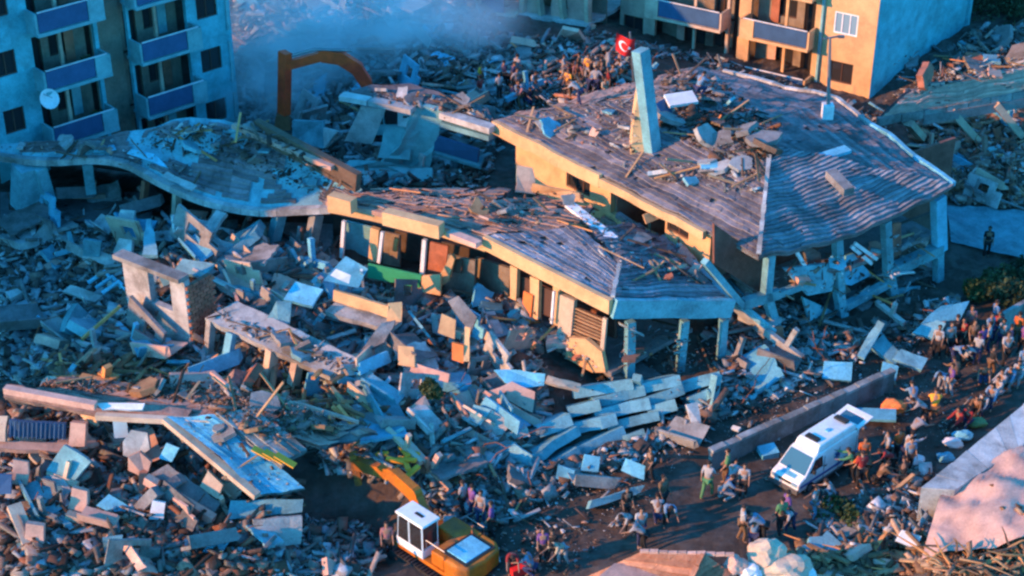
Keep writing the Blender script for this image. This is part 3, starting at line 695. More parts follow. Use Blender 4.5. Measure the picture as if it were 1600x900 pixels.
# the pile of pancaked slabs below the blue columns (px,py front edge left, right, z, depth, thick)
PILE = [((900, 604), (982, 594), 1.55), ((966, 606), (1056, 588), 1.5), ((1062, 596), (1118, 582), 1.4), ((930, 620), (1000, 604), 1.3), ((1008, 620), (1060, 603), 1.2), ((1080, 620), (1114, 606), 1.1), ((890, 634), (930, 626), 1.2),
        ((932, 640), (1008, 624), 1.0), ((1014, 634), (1048, 625), .95), ((842, 664), (884, 648), 1.0), ((874, 668), (956, 648), .8), ((952, 660), (1022, 644), .7), ((828, 712), (896, 668), .7), ((900, 698), (968, 668), .4), ((832, 738), (898, 700), .25), ((958, 684), (1000, 672), .3)]
pr = ['topmost row, left end', 'topmost row, under the first blue column', 'topmost row, under the right column', 'second row, left end', 'second row, middle', 'second row, right of middle', 'second row, far right',
      'long one in the third row', 'left end of the fourth row', 'fourth row, middle', 'fourth row, right end', 'fifth row, left', 'fifth row, right', 'steeply leaning lowest left one', 'bottom left foot of the stack', 'short one in the third row']
for i, ((ax, ay), (bx_, by), z) in enumerate(PILE):
    a, b = P(ax-4, ay+2, z), P(bx_+6, by-2, z+.34); dd = (b-a).normalized(); bk = V(-dd.y, dd.x, 0)*1.0+V(0, 0, -.62+R.uniform(-.12, .15))
    mb = MB(); th = R.uniform(.36, .48); fr = jag([a, b], 9, 0); q = jag([a, b, b+bk, a+bk], .6, .07); mb.poly(q, th)
    thing('concrete_slab', mb, 'teal_concrete', 'blue-grey slab in the stack below the corner columns: '+pr[i], 'concrete slab', 'slabs stacked under the corner columns')
for (a, b, lab) in (((995, 590), (1002, 612), 'short'), ((1120, 585), (1112, 632), 'leaning')):
    mb = MB(); mb.bar(P(*a, 2), P(*b, .8), .35, .3); thing('concrete_beam', mb, 'teal_concrete', lab+' blue-grey stub beside the slab stack under the corner columns', 'beam')
# centre-left ruin, left building and the rest
def lump(px, py, z, r, label, m_, sd, nm='plaster_lump', cat='plaster lump'):
    p = P(px, py, z); bm = bmesh.new(); bmesh.ops.create_icosphere(bm, subdivisions=3, radius=1)
    for v in bm.verts:
        q = v.co.copy(); k = 1+.35*noise.noise(q*1.3+V(sd, 0, 0))+.16*noise.noise(q*3.5+V(0, sd, 0)); v.co = V(q.x*r[0], q.y*r[1], q.z*r[2])*k
    me = bpy.data.meshes.new(nm); bm.to_mesh(me); bm.free(); me.materials.append(MATS[m_]); o = bpy.data.objects.new(nm, me); o.location = p; COL.objects.link(o); tagit(o, label, cat)
pan('concrete_wall', [(585, 262, 1.5), (668, 272, 1.5), (694, 168, 5.6), (650, 158, 5.8), (625, 225, 3.4)], .25, 'render_grey', 'tall tilted blue-grey wall with ragged side in the ruin left of the big roof', 'wall slab', .08)
pan('concrete_wall', [(535, 278, 1.6), (672, 300, 1.4), (675, 262, 2.2), (590, 252, 2.5), (545, 250, 2.2)], .25, 'render_grey', 'low blue-grey wall slab below the tall tilted wall', 'wall slab', .1)
pan('concrete_slab', [(540, 217, 3), (583, 222, 3), (604, 168, 5.2), (566, 163, 5.2)], .18, 'pale_concrete', 'pale square slab propped under the long white roof edge', 'concrete slab')
pan('concrete_slab', [(456, 222, 2.2), (506, 232, 2.2), (504, 190, 3.4), (457, 188, 3.4)], .3, 'teal_concrete', 'square teal block leaning at the end of the wavy roof', 'concrete slab')
pan('concrete_slab', [(506, 232, 2.2), (527, 205, 3.2), (505, 200, 3.2)], .2, 'pale_concrete', 'small pale triangular slab beside the square teal block', 'concrete slab')
pan('concrete_wall', [(590, 246, 2.6), (640, 250, 2.6), (645, 200, 4), (600, 196, 4)], .2, 'render_grey', 'blue-grey wall panel below the small white window', 'wall slab', .07)
wf = pan('broken_window', [(622, 194, 4.2), (643, 197, 4.2), (646, 172, 5.2), (622, 172, 5.2)], .12, 'white_trim', 'small white window frame with dark pane in the ruined blue wall', 'window')
mb = MB(); mb.poly([P(629, 191, 4.35), P(637, 192, 4.35), P(640, 180, 4.9), P(630, 180, 4.9)], .05); o_ = part('pane', mb, 'glass_dark', wf)
def beam(a, b, w, h, m, lab, cat='beam', name='concrete_beam', grp=None):
    mb = MB(); mb.bar(P(*a), P(*b), w, h); return thing(name, mb, m, lab, cat, grp)
beam((534, 150, 5.6), (577, 158, 5.6), .6, .25, 'pale_concrete', 'short white roof edge piece left of the longer white one')
beam((580, 158, 5.6), (646, 172, 5.6), .6, .25, 'pale_concrete', 'long white roof edge piece above the propped pale slab')
beam((692, 178, 5.3), (770, 202, 5.3), .6, .3, 'pale_concrete', 'white roof edge piece beside the corner of the big roof')
beam((692, 192, 4.8), (768, 214, 4.8), .5, .25, 'teal_concrete', 'grey beam directly under the white edge by the big roof corner')
pan('roof_slab', [(545, 143, 5.7), (772, 188, 5.3), (760, 165, 5.6), (640, 130, 5.9), (580, 132, 5.9)], .3, 'tile', 'flat dusty grey roof behind the white roof edge pieces', 'roof slab', .12)
pan('balcony_front', [(680, 232, 3.2), (748, 252, 3.0), (750, 232, 3.8), (682, 210, 4.0)], .15, 'blue_paint', 'blue balcony front in the ruin beneath the white roof edge', 'balcony')
pan('concrete_slab', [(676, 238, 3.0), (750, 260, 2.8), (756, 246, 3.0), (690, 226, 3.2)], .2, 'teal_concrete', 'balcony slab holding the blue front beneath the white roof edge', 'concrete slab')
for i in range(10):
    x = 560+i*21+R.uniform(-6, 6); y = 245+R.uniform(-20, 25)
# left wavy roof building
lbg = root('collapsed_building', V(-15, 67, 0), 'collapsed building with long wavy blue-grey roof slab at left', 'building')
fe = [(-30, 240, 5), (40, 250, 4.9), (90, 252, 4.9), (150, 249, 5.1), (200, 257, 5.0), (250, 284, 4.5), (320, 314, 4.1), (400, 330, 4.0), (470, 328, 4.2), (520, 326, 4.4)]
be = [(-30, 226, 5.2), (60, 222, 5.5), (110, 222, 5.5), (170, 214, 5.7), (230, 200, 6.0), (290, 186, 6.4), (350, 190, 6.5), (420, 208, 6.2), (490, 244, 5.6), (566, 296, 5.0)]
fe = [P(*a) for a in fe]; be = [P(*a) for a in be]
def rowline(pts, s):
    t = s*(len(pts)-1); i = min(int(t), len(pts)-2); f = t-i
    p0, p1, p2, p3 = pts[max(i-1, 0)], pts[i], pts[i+1], pts[min(i+2, len(pts)-1)]
    return .5*((2*p1)+(p2-p0)*f+(2*p0-5*p1+4*p2-p3)*f*f+(3*p1-p0-3*p2+p3)*f**3)
NS, NK = 70, 16; top = []
for k in range(NK+1):
    for i in range(NS+1):
        p = rowline(fe, i/NS).lerp(rowline(be, i/NS), k/NK); top.append(p+wob(p, .16*min(1, k/3)))
qs = [(k*(NS+1)+i, k*(NS+1)+i+1, (k+1)*(NS+1)+i+1, (k+1)*(NS+1)+i) for k in range(NK) for i in range(NS)]
low = [a-V(0, 0, .22) for a in top]; nT = len(top)
m = MB(); m.add(top+low, qs+[tuple(nT+i for i in f[::-1]) for f in qs]+[(i+nT, i+1+nT, i+1, i) for i in range(NS)]+[(NK*(NS+1)+i, NK*(NS+1)+i+1, nT+NK*(NS+1)+i+1, nT+NK*(NS+1)+i) for i in range(NS)]
     +[(k*(NS+1)+NS, nT+k*(NS+1)+NS, nT+(k+1)*(NS+1)+NS, (k+1)*(NS+1)+NS) for k in range(NK)])
part('roof_deck', m, 'teal_concrete', lbg)
for r in range(13):                               # roofing courses, broken away in patches
    for seg in range(7):
        m = MB()
        for i in range(10):
            s0 = (seg*10+i)/70; s1 = s0+1/70; kA, kB = .10+.065*r, .10+.065*r+.06
            if kB > .98: continue
            c = rowline(fe, s0).lerp(rowline(be, s0), kA)
            if fbm(c.x*.5, c.y*.5, 7) > .12 or (s0 < .35 and r < 5):
                if m.v: part('roof_course', m, 'tile', lbg); m = MB()
                continue
            q = [rowline(fe, s).lerp(rowline(be, s), k) for s, k in ((s0, kA), (s1, kA), (s1, kB), (s0, kB))]
            q = [a+wob(a, .16)+V(0, 0, .06+(.06 if j < 2 else 0)) for j, a in enumerate(q)]
            m.add(q+[q[0]-V(0, 0, .12), q[1]-V(0, 0, .12)], [(0, 1, 2, 3), (4, 5, 1, 0)])
        if m.v: part('roof_course', m, 'tile', lbg)
for i in range(24):                               # pale front edge kerb
    p, q = rowline(fe, (i*2.8+2)/70), rowline(fe, (i*2.8+4.75)/70); m = MB()
    m.bar(p+V(0, -.08, .02), q+V(0, -.08, .02), .34, .3); part('slab_edge', m, 'pale_concrete' if i > 6 else 'concrete', lbg)
def lcol(a, za, b, zb_, w, mm='teal_concrete', nm='column', lab=None):
    m = MB(); m.bar(P(*a, za), P(*b, zb_), w, w*.8); part(nm, m, mm, lbg, lab)
lcol((42, 258), 4.7, (40, 322), 2.4, 1.1, lab='broad grey column near the left edge'); lcol((136, 254), 4.8, (142, 300), 3.0, .45); lcol((228, 282), 4.2, (222, 330), 2.4, .3, 'brick')
lcol((277, 300), 4.0, (274, 350), 2.2, .34, 'cream_pale', lab='thin yellowish column'); lcol((437, 335), 3.8, (425, 385), 2.2, .5); lcol((495, 335), 3.9, (482, 398), 2.0, .5, 'concrete'); lcol((62, 262), 4.6, (78, 315), 2.6, .5)
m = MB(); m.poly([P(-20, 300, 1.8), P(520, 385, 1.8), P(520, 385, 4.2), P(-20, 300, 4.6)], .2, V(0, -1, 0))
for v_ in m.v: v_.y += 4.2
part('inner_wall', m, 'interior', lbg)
m = MB(); m.poly([P(0, 345, 1.9), P(250, 345, 1.9), P(250, 300, 1.9), P(0, 300, 1.9)], .25); part('floor_slab', m, 'dark_concrete', lbg)
m = MB(); m.poly([P(395, 395, 2.0), P(520, 400, 2.0), P(520, 350, 2.2), P(395, 345, 2.2)], .25); part('floor_slab', m, 'dark_concrete', lbg)
# dark torn edge of its far side and the pieces on it
beam((400, 200, 6.6), (560, 285, 5.6), .35, .9, 'wood_dark', 'dark torn roof edge rising along the back of the wavy roof')
beam((365, 196, 6.7), (520, 262, 6.1), .3, .2, 'dust_pink', 'thin pinkish edge strip beside the dark torn roof edge')
pan('metal_sheet', [(198, 240, 5.5), (262, 262, 5.2), (240, 240, 5.6), (205, 233, 5.7)], .06, 'sheet_blue', 'pale blue bent sheet lying on the wavy roof', 'metal sheet', .06)
pan('metal_sheet', [(145, 238, 5.4), (182, 234, 5.5), (178, 226, 5.6), (150, 230, 5.6)], .05, 'sheet_blue', 'small pale sheet on the left part of the wavy roof', 'metal sheet', .05)
pan('metal_sheet', [(252, 275, 4.9), (300, 298, 4.7), (308, 290, 4.8), (262, 268, 5.0)], .05, 'pale_concrete', 'narrow pale sheet at the bend of the wavy roof edge', 'metal sheet', .05)
for k in range(7):
    beam((262+k*8, 215-k*2, 6.1), (285+k*9, 193+(k % 3)*5, 6.7), .12, .1, 'wood' if k % 2 else 'pale_concrete', 'splintered batten in the fan of battens on top of the wavy roof', 'batten', 'batten', 'battens fanned out on the wavy roof')
# left-centre ruin: portal with brick, fallen slabs
def pansD(rows, jg=.05):
    for (nm, pts, t, mm, lab, cat) in rows: pan(nm, pts, t, mm, lab, cat, jg)
pv = root('ruined_wall', P(260, 510, 1.5), 'standing grey wall corner with dark red brick side and window hole at left', 'wall')
m = MB(); Ow = P(205, 515, 1.2); dw = V(.82, -.57, 0).normalized(); nw = V(-.57, -.82, 0)
tp_ = lambda x, y: tpar(x, y, Ow, dw, nw)
op = (tp_(232, 440)[0], tp_(266, 450)[0], tp_(250, 478)[1], tp_(250, 420)[1])
m.wallgrid(Ow, dw, nw, tp_(294, 500)[0], 3.5, .3, [op, (tp_(218, 480)[0], tp_(232, 480)[0], 0.9, 1.3)]); part('wall', m, 'pale_concrete', pv)
e_ = Ow+dw*(tp_(294, 500)[0])
for r in range(19):
    for c in range(4):
        m = MB(); wd = V(.57, .82, 0)
        m.bar(e_+wd*(.02+c*.36+(.18 if r % 2 else 0))+V(0, 0, .1+r*.17), e_+wd*(.34+c*.36+(.18 if r % 2 else 0))+V(0, 0, .1+r*.17), .22, .145); part('brick', m, 'brick', pv)
m = MB(); m.bar(Ow+V(0, 0, 3.6)-dw*.2, e_+V(0, 0, 3.62), .6, .2); part('lintel', m, 'concrete', pv)
m = MB(); m.poly([P(208, 520, 1.3), P(292, 570, .4), P(296, 528, 1.3), P(210, 500, 1.8)], .25); part('footing_slab', m, 'concrete', pv)
pansD([
 ('concrete_slab', [(212, 500, 2), (232, 505, 2), (246, 470, 3.0), (230, 465, 3.0)], .15, 'pale_concrete', 'pale slab leaning against the foot of the grey wall corner', 'concrete slab'),
 ('concrete_slab', [(305, 375, 3.2), (325, 373, 3.2), (354, 333, 4.1), (338, 328, 4.1)], .25, 'pale_concrete', 'upright pale slab under the wavy roof by the yellowish column', 'concrete slab'),
 ('concrete_slab', [(306, 398, 2.8), (382, 418, 2.4), (378, 385, 3.2), (330, 370, 3.5)], .25, 'pale_concrete', 'big pale five-cornered slab below the wavy roof', 'concrete slab'),
 ('concrete_slab', [(128, 402, 2.2), (200, 425, 1.9), (204, 408, 2.2), (140, 385, 2.6)], .2, 'pale_concrete', 'long pale floor slab tilted at far left ruin', 'concrete slab'),
 ('concrete_slab', [(130, 400, 2.4), (155, 402, 2.4), (158, 378, 3.2), (130, 374, 3.2)], .15, 'teal_concrete', 'small upright teal panel at the left end of the tilted floor', 'concrete slab'),
 ('concrete_slab', [(180, 350, 3.0), (208, 356, 3.0), (210, 330, 3.7), (188, 328, 3.7)], .15, 'pale_concrete', 'square pale panel in the dark gap under the wavy roof', 'concrete slab'),
 ('concrete_slab', [(176, 395, 2.7), (205, 402, 2.7), (206, 375, 3.3), (186, 372, 3.3)], .2, 'pale_concrete', 'rounded pale chunk below the square panel', 'concrete slab'),
 ('concrete_slab', [(97, 455, 1.7), (148, 472, 1.5), (160, 462, 1.7), (110, 445, 1.9)], .2, 'pale_concrete', 'pale slab edge below the white pipes at left', 'concrete slab'),
 ('concrete_slab', [(95, 500, 1.3), (190, 530, 1.0), (200, 512, 1.3), (110, 485, 1.6)], .25, 'teal_concrete', 'teal slab behind the yellow pole at left', 'concrete slab'),
 ('concrete_slab', [(222, 398, 3.4), (228, 342, 4.0), (236, 342, 4.0), (246, 398, 3.4)], .2, 'teal_concrete', 'narrow upright teal post slab left of the yellowish column', 'concrete slab'),
 ('concrete_slab', [(270, 425, 3.2), (318, 432, 3.2), (335, 412, 3.5), (285, 404, 3.5)], .15, 'teal_concrete', 'teal slab lying on top of the grey wall corner', 'concrete slab'),
 ('floor_slab', [(320, 497, 3.0), (515, 588, 2.2), (560, 560, 2.6), (370, 470, 3.3)], .32, 'pale_concrete', 'long pale balcony floor over three dark openings', 'concrete slab'),
 ('concrete_slab', [(443, 468, 3.2), (488, 478, 3.0), (505, 452, 3.4), (462, 440, 3.6)], .2, 'sheet_blue', 'light blue slab left of the long cream band', 'concrete slab'),
 ('concrete_slab', [(415, 500, 3.0), (452, 506, 2.9), (455, 472, 3.6), (432, 470, 3.7)], .2, 'teal_concrete', 'leaning blue-grey slab behind the balcony floor', 'concrete slab'),
 ('floor_slab', [(508, 486, 2.8), (606, 515, 2.6), (628, 500, 2.7), (528, 468, 3.0)], .25, 'concrete', 'tilted floor under the cream band at centre left', 'concrete slab'),
 ('cream_panel', [(520, 470, 3.0), (606, 497, 2.9), (607, 479, 3.4), (521, 453, 3.5)], .15, 'cream', 'long fallen cream band, shaded upper part, at centre left', 'wall slab'),
 ('cream_panel', [(604, 502, 2.8), (627, 503, 2.8), (628, 472, 3.5), (606, 474, 3.5)], .15, 'cream', 'square cream end piece of the fallen cream band', 'wall slab'),
 ('metal_sheet', [(506, 438, 3.7), (560, 450, 3.3), (575, 420, 4.0), (540, 400, 4.4)], .08, 'sheet_blue', 'large crumpled light blue sheet left of the green balcony', 'metal sheet'),
 ('metal_sheet', [(516, 430, 4.1), (545, 443, 3.8), (548, 430, 4.1), (525, 420, 4.3)], .06, 'white_trim', 'small white sheet over the crumpled light blue one', 'metal sheet'),
 ('oval_slab', [(556, 605, 1.8), (575, 600, 1.9), (584, 585, 2.1), (578, 576, 2.2), (562, 580, 2.1), (552, 592, 1.9)], .15, 'pale_concrete', 'egg-shaped pale slab at centre-left rubble', 'concrete slab'),
 ('concrete_slab', [(560, 552, 2.3), (600, 535, 2.6), (618, 500, 3.0), (596, 505, 3.0)], .2, 'concrete', 'curved grey slab below the cream end piece', 'concrete slab'),
 ('cream_panel', [(622, 570, 2.2), (648, 574, 2.2), (646, 542, 2.8), (622, 540, 2.8)], .2, 'cream', 'square cream block left of the leaning yellow frame', 'wall slab'),
 ('cream_panel', [(640, 580, 2.0), (700, 598, 1.8), (702, 584, 2.1), (645, 566, 2.3)], .3, 'dust_pink', 'pinkish beam leading right from the square cream block', 'wall slab'),
 ('cream_panel', [(684, 520, 2.9), (710, 530, 2.7), (712, 500, 3.4), (690, 490, 3.6)], .2, 'cream', 'bright cream panel above the yellow frame', 'wall slab'),
 ('cream_panel', [(724, 565, 2.2), (733, 565, 2.2), (735, 512, 3.4), (726, 510, 3.4)], .2, 'cream', 'upright cream strip of the yellow frame', 'wall slab'),
 ('cream_panel', [(706, 562, 2.2), (724, 568, 2.1), (724, 540, 2.8), (706, 535, 2.9)], .2, 'orange_cloth', 'orange panel in the middle of the yellow frame', 'wall slab'),
 ('oval_slab', [(772, 578, 2.2), (790, 598, 1.9), (820, 606, 1.7), (850, 602, 1.7), (852, 584, 2.1), (810, 578, 2.2)], .12, 'sheet_blue', 'light blue oval slab in front of the cream facade', 'concrete slab'),
 ('concrete_slab', [(760, 612, 1.7), (832, 645, 1.0), (836, 612, 1.7), (800, 596, 2.0)], .22, 'dust_pink', 'large pink slab below the light blue oval one', 'concrete slab'),
 ('concrete_slab', [(748, 622, 1.5), (842, 668, .7), (848, 658, .9), (758, 610, 1.8)], .25, 'dust_pink', 'long pink beam slab under the large pink slab', 'concrete slab'),
 ('concrete_slab', [(748, 668, 1.0), (782, 684, .7), (800, 660, 1.3), (768, 640, 1.7)], .2, 'concrete', 'grey square slab left of the slab stack', 'concrete slab'),
 ('concrete_slab', [(732, 655, 1.3), (750, 665, 1.2), (768, 640, 1.7), (740, 632, 1.8)], .15, 'teal_concrete', 'teal slab overlapped by the grey square one', 'concrete slab'),
 ('concrete_slab', [(722, 680, 1.0), (798, 722, .3), (804, 706, .6), (740, 672, 1.2)], .25, 'dust_pink', 'pink slab leaning towards the bottom of the slab stack', 'concrete slab'),
 ('concrete_slab', [(770, 700, .7), (825, 738, .2), (832, 712, .8), (800, 690, 1.0)], .2, 'teal_concrete', 'teal slab at the foot of the slab stack', 'concrete slab'),
 ('cream_panel', [(655, 655, 1.4), (675, 640, 1.6), (664, 618, 2.1), (642, 636, 1.8)], .15, 'dust_pink', 'pink five-cornered panel in the rubble at centre', 'wall slab'),
 ('concrete_slab', [(852, 596, 2.2), (905, 610, 1.9), (908, 600, 2.0), (856, 586, 2.4)], .2, 'cream_pale', 'pale strip slab beside the light blue oval', 'concrete slab'),
 ('concrete_slab', [(700, 470, 3.1), (735, 520, 2.4), (745, 495, 2.8), (716, 462, 3.3)], .15, 'concrete', 'grey slab leaning against the brown wall at centre', 'concrete slab'),
 # lower left building: roof pieces
 ('roof_slab', [(5, 620, 3.6), (150, 648, 3.5), (290, 655, 3.4), (300, 640, 3.5), (150, 622, 3.8), (15, 600, 4.0)], .25, 'tile_pink', 'long pinkish roof strip above the bottom left ruin', 'roof slab'),
 ('roof_slab', [(160, 640, 3.75), (222, 640, 3.75), (226, 630, 3.9), (150, 630, 3.9)], .12, 'white_trim', 'pale pink-white strip on the pinkish roof', 'roof slab'),
 ('balcony_front', [(12, 682, 2.4), (102, 686, 2.4), (103, 662, 3.0), (14, 656, 3.1)], .12, 'blue_paint', 'long blue ribbed balcony front at the far left ruin', 'balcony'),
 ('balcony_front', [(-10, 772, 1.8), (17, 772, 1.8), (18, 742, 2.4), (-10, 740, 2.5)], .12, 'blue_paint', 'cut off blue balcony front at the left picture edge', 'balcony'),
 ('cream_panel', [(107, 697, 2.3), (132, 698, 2.3), (134, 662, 3.2), (110, 660, 3.2)], .25, 'dust_pink', 'pink wall block right of the long blue balcony front', 'wall slab'),
 ('cream_panel', [(-10, 690, 2.4), (8, 690, 2.4), (12, 650, 3.2), (-10, 650, 3.2)], .25, 'cream_pale', 'pale block left of the long blue balcony front', 'wall slab'),
 ('cream_panel', [(18, 756, 1.9), (42, 758, 1.8), (44, 722, 2.6), (20, 718, 2.7)], .25, 'dust_pink', 'pink block right of the cut off blue balcony', 'wall slab'),
 ('floor_slab', [(-10, 700, 2.2), (110, 706, 2.1), (118, 692, 2.2), (-10, 688, 2.3)], .2, 'dust_pink', 'balcony floor under the long blue front', 'concrete slab'),
 ('concrete_slab', [(72, 735, 2.0), (116, 752, 1.8), (142, 722, 2.5), (100, 695, 2.9)], .2, 'teal_concrete', 'square dark teal slab with a corner up at bottom left', 'concrete slab'),
 ('concrete_slab', [(78, 742, 2.0), (96, 790, 1.2), (112, 765, 1.6), (100, 750, 1.9)], .2, 'pale_concrete', 'narrow grey slab below the square dark teal one', 'concrete slab'),
 ('concrete_slab', [(192, 712, 2.2), (212, 718, 2.1), (234, 702, 2.5), (230, 676, 3.0), (205, 672, 3.1), (192, 690, 2.7)], .2, 'pale_concrete', 'rounded pale grey slab standing in the bottom left ruin', 'concrete slab'),
 ('cream_panel', [(200, 735, 1.9), (228, 748, 1.7), (236, 722, 2.3), (218, 706, 2.6), (200, 714, 2.5)], .2, 'dust_pink', 'orange-pink slab in front of the rounded grey one', 'wall slab'),
 ('floor_slab', [(228, 745, 1.9), (330, 808, .9), (345, 785, 1.2), (262, 725, 2.2)], .2, 'dark_concrete', 'dark floor slab with pink edge sloping down to the right', 'concrete slab'),
 ('cream_panel', [(104, 800, 1.4), (134, 802, 1.4), (136, 768, 2.2), (112, 762, 2.3)], .25, 'dust_pink', 'pink block on the lower sloping floor', 'wall slab'),
 ('floor_slab', [(36, 850, 1.0), (150, 905, .2), (190, 880, .4), (70, 820, 1.4)], .25, 'dark_concrete', 'lowest sloping floor at the bottom left corner', 'concrete slab'),
 ('cream_panel', [(38, 850, 1.1), (68, 852, 1.1), (68, 822, 1.8), (40, 818, 1.9)], .25, 'dust_pink', 'pink block on the lowest sloping floor', 'wall slab'),
 ('concrete_slab', [(165, 870, .9), (185, 866, .9), (192, 838, 1.5), (160, 842, 1.5)], .2, 'teal_concrete', 'pale green broken panel near the bottom left', 'concrete slab'),
 ('concrete_slab', [(150, 790, 1.6), (195, 815, 1.1), (208, 795, 1.4), (170, 772, 1.9)], .12, 'sheet_blue', 'blue-grey sheet lying between the two sloping floors', 'concrete slab'),
 ('concrete_slab', [(248, 716, 2.2), (268, 722, 2.1), (280, 700, 2.6), (260, 692, 2.7)], .12, 'sheet_blue', 'light blue panel under the bright blue roof', 'concrete slab'),
 ('cream_panel', [(312, 760, 1.7), (340, 780, 1.4), (348, 758, 1.9), (325, 736, 2.3)], .15, 'cream_pale', 'pale pink leaning panel under the bright blue roof', 'wall slab'),
 ('concrete_slab', [(232, 812, 1.2), (255, 812, 1.2), (258, 786, 1.8), (238, 782, 1.9)], .15, 'white_trim', 'off-white small panel behind the dark sloping floor', 'concrete slab'),
 ('concrete_slab', [(355, 812, .9), (472, 800, .8), (474, 780, 1.2), (360, 782, 1.3)], .2, 'teal_concrete', 'teal slab under the lower end of the bright blue roof', 'concrete slab'),
 ('concrete_slab', [(400, 860, .5), (470, 850, .4), (472, 806, 1.3), (395, 812, 1.4)], .3, 'concrete', 'grey wall face beneath the bright blue roof end', 'concrete slab'),
 ('concrete_slab', [(316, 862, .8), (345, 868, .7), (362, 838, 1.2), (345, 830, 1.3)], .12, 'sheet_blue', 'bright blue-white sheet low at the bottom left', 'metal sheet'),
 # right hand side
 ('concrete_slab', [(1395, 560, .9), (1440, 578, .6), (1450, 560, .8), (1408, 545, 1.1)], .2, 'teal_concrete', 'dark teal slab on the heap near the end of the yard wall', 'concrete slab'),
 ('concrete_slab', [(1425, 520, 1.0), (1462, 530, .9), (1478, 505, 1.3), (1450, 495, 1.4)], .15, 'teal_concrete', 'teal slab leaning beside the frame of the big building', 'concrete slab'),
 ('concrete_slab', [(1360, 540, 1.2), (1398, 570, .7), (1412, 556, .9), (1380, 522, 1.4)], .2, 'teal_concrete', 'tilted slab in front of the middle frame bay', 'concrete slab'),
 ('concrete_slab', [(1285, 590, .8), (1330, 595, .7), (1332, 566, 1.2), (1288, 564, 1.2)], .15, 'sheet_blue', 'light blue panel lying behind the yard wall', 'concrete slab'),
 ('concrete_slab', [(1340, 555, 1.2), (1372, 500, 1.9), (1382, 506, 1.9), (1350, 560, 1.1)], .15, 'teal_concrete', 'narrow fallen teal strut in front of the frame', 'beam'),
 ('concrete_slab', [(1375, 590, .6), (1400, 594, .5), (1404, 572, .9), (1380, 565, 1.0)], .12, 'sheet_blue', 'blue board at the end of the yard wall', 'concrete slab'),
 ('concrete_slab', [(1440, 505, 1.3), (1500, 500, 1.3), (1515, 470, 1.8), (1470, 478, 1.8)], .1, 'sheet_blue', 'light blue sheet beside the crowd below the corner column', 'metal sheet'),
 ('concrete_slab', [(1342, 818, .5), (1395, 836, .3), (1405, 795, .9), (1362, 782, 1.1)], .25, 'teal_concrete', 'blue-grey block in the rubble below the van', 'concrete slab'),
 ('concrete_slab', [(1400, 805, .5), (1412, 808, .4), (1422, 780, .9), (1412, 776, 1.0)], .15, 'concrete', 'short grey strut beside the blue-grey block', 'beam'),
 ('concrete_slab', [(1400, 845, 1.4), (1432, 858, 1.2), (1440, 838, 1.5), (1410, 828, 1.7)], .15, 'white_paint', 'white crumpled sheet near the pink slope', 'metal sheet'),
 ('concrete_slab', [(920, 795, .5), (1000, 770, .5), (1008, 758, .7), (925, 782, .7)], .3, 'teal_concrete', 'long low grey kerb piece left of the bending men', 'beam'),
 ('concrete_slab', [(970, 735, .7), (1006, 750, .5), (1008, 728, .9), (978, 716, 1.1)], .15, 'sheet_blue', 'light blue panel on the heap above the long kerb piece', 'concrete slab'),
 ('concrete_slab', [(908, 735, .7), (935, 738, .6), (938, 714, 1.1), (914, 710, 1.2)], .25, 'sheet_blue', 'light blue block on the heap below the slab stack', 'concrete slab'),
 ('concrete_slab', [(868, 748, .5), (895, 755, .4), (898, 735, .8), (872, 726, 1.0)], .2, 'sheet_blue', 'blue chunk on the heap right of the stack foot', 'concrete slab'),
 ('concrete_slab', [(1080, 660, .9), (1096, 665, .8), (1090, 628, 1.5), (1072, 632, 1.5)], .15, 'pale_concrete', 'upright pale fragment below the right column of the slab stack', 'concrete slab'),
 ('concrete_slab', [(1110, 630, .9), (1132, 640, .7), (1120, 608, 1.4), (1105, 608, 1.5)], .15, 'teal_concrete', 'narrow slab right of the slab stack', 'concrete slab'),
 ('cream_panel', [(805, 300, 4.4), (838, 304, 4.2), (832, 262, 5.2), (808, 258, 5.3)], .1, 'cream_pale', 'pale window frame panel hanging at the left end of the cream wall', 'wall slab'),
 ('cream_panel', [(830, 300, 4.3), (912, 318, 4.3), (905, 302, 4.6), (832, 286, 4.8)], .15, 'cream', 'cream sill band fallen below the cream wall end', 'wall slab'),
 ('cream_panel', [(1010, 350, 4.4), (1038, 338, 4.6), (1022, 328, 4.9), (1005, 336, 4.8)], .1, 'cream', 'small cream board in the dark opening of the cream wall', 'wall slab'),
])
bl = root('collapsed_roof', P(300, 650, 3), 'collapsed brown and bright blue roof sweeping down over the bottom left ruin', 'roof')
roof_face(bl, P(12, 622, 3.3), P(320, 655, 3.3), P(110, 590, 3.8), P(400, 612, 3.5), 6, 'tile_pink', amp=.3, lip=.05, drop=.12)
roof_face(bl, P(320, 655, 3.3), P(500, 700, 2.7), P(400, 612, 3.5), P(590, 670, 2.4), 6, 'tile_pink', amp=.3, lip=.05, drop=.15)
roof_face(bl, P(262, 655, 3.6), P(402, 774, 2.05), P(338, 648, 3.8), P(476, 764, 2.0), 6, 'sheet_blue', amp=.18, lip=.05, drop=.0, sag=-.35, tw=.8)
roof_face(bl, P(338, 648, 3.9), P(440, 728, 2.9), P(392, 636, 3.9), P(480, 702, 3.0), 4, 'concrete', amp=.2, lip=.06, drop=.02, tw=.9)
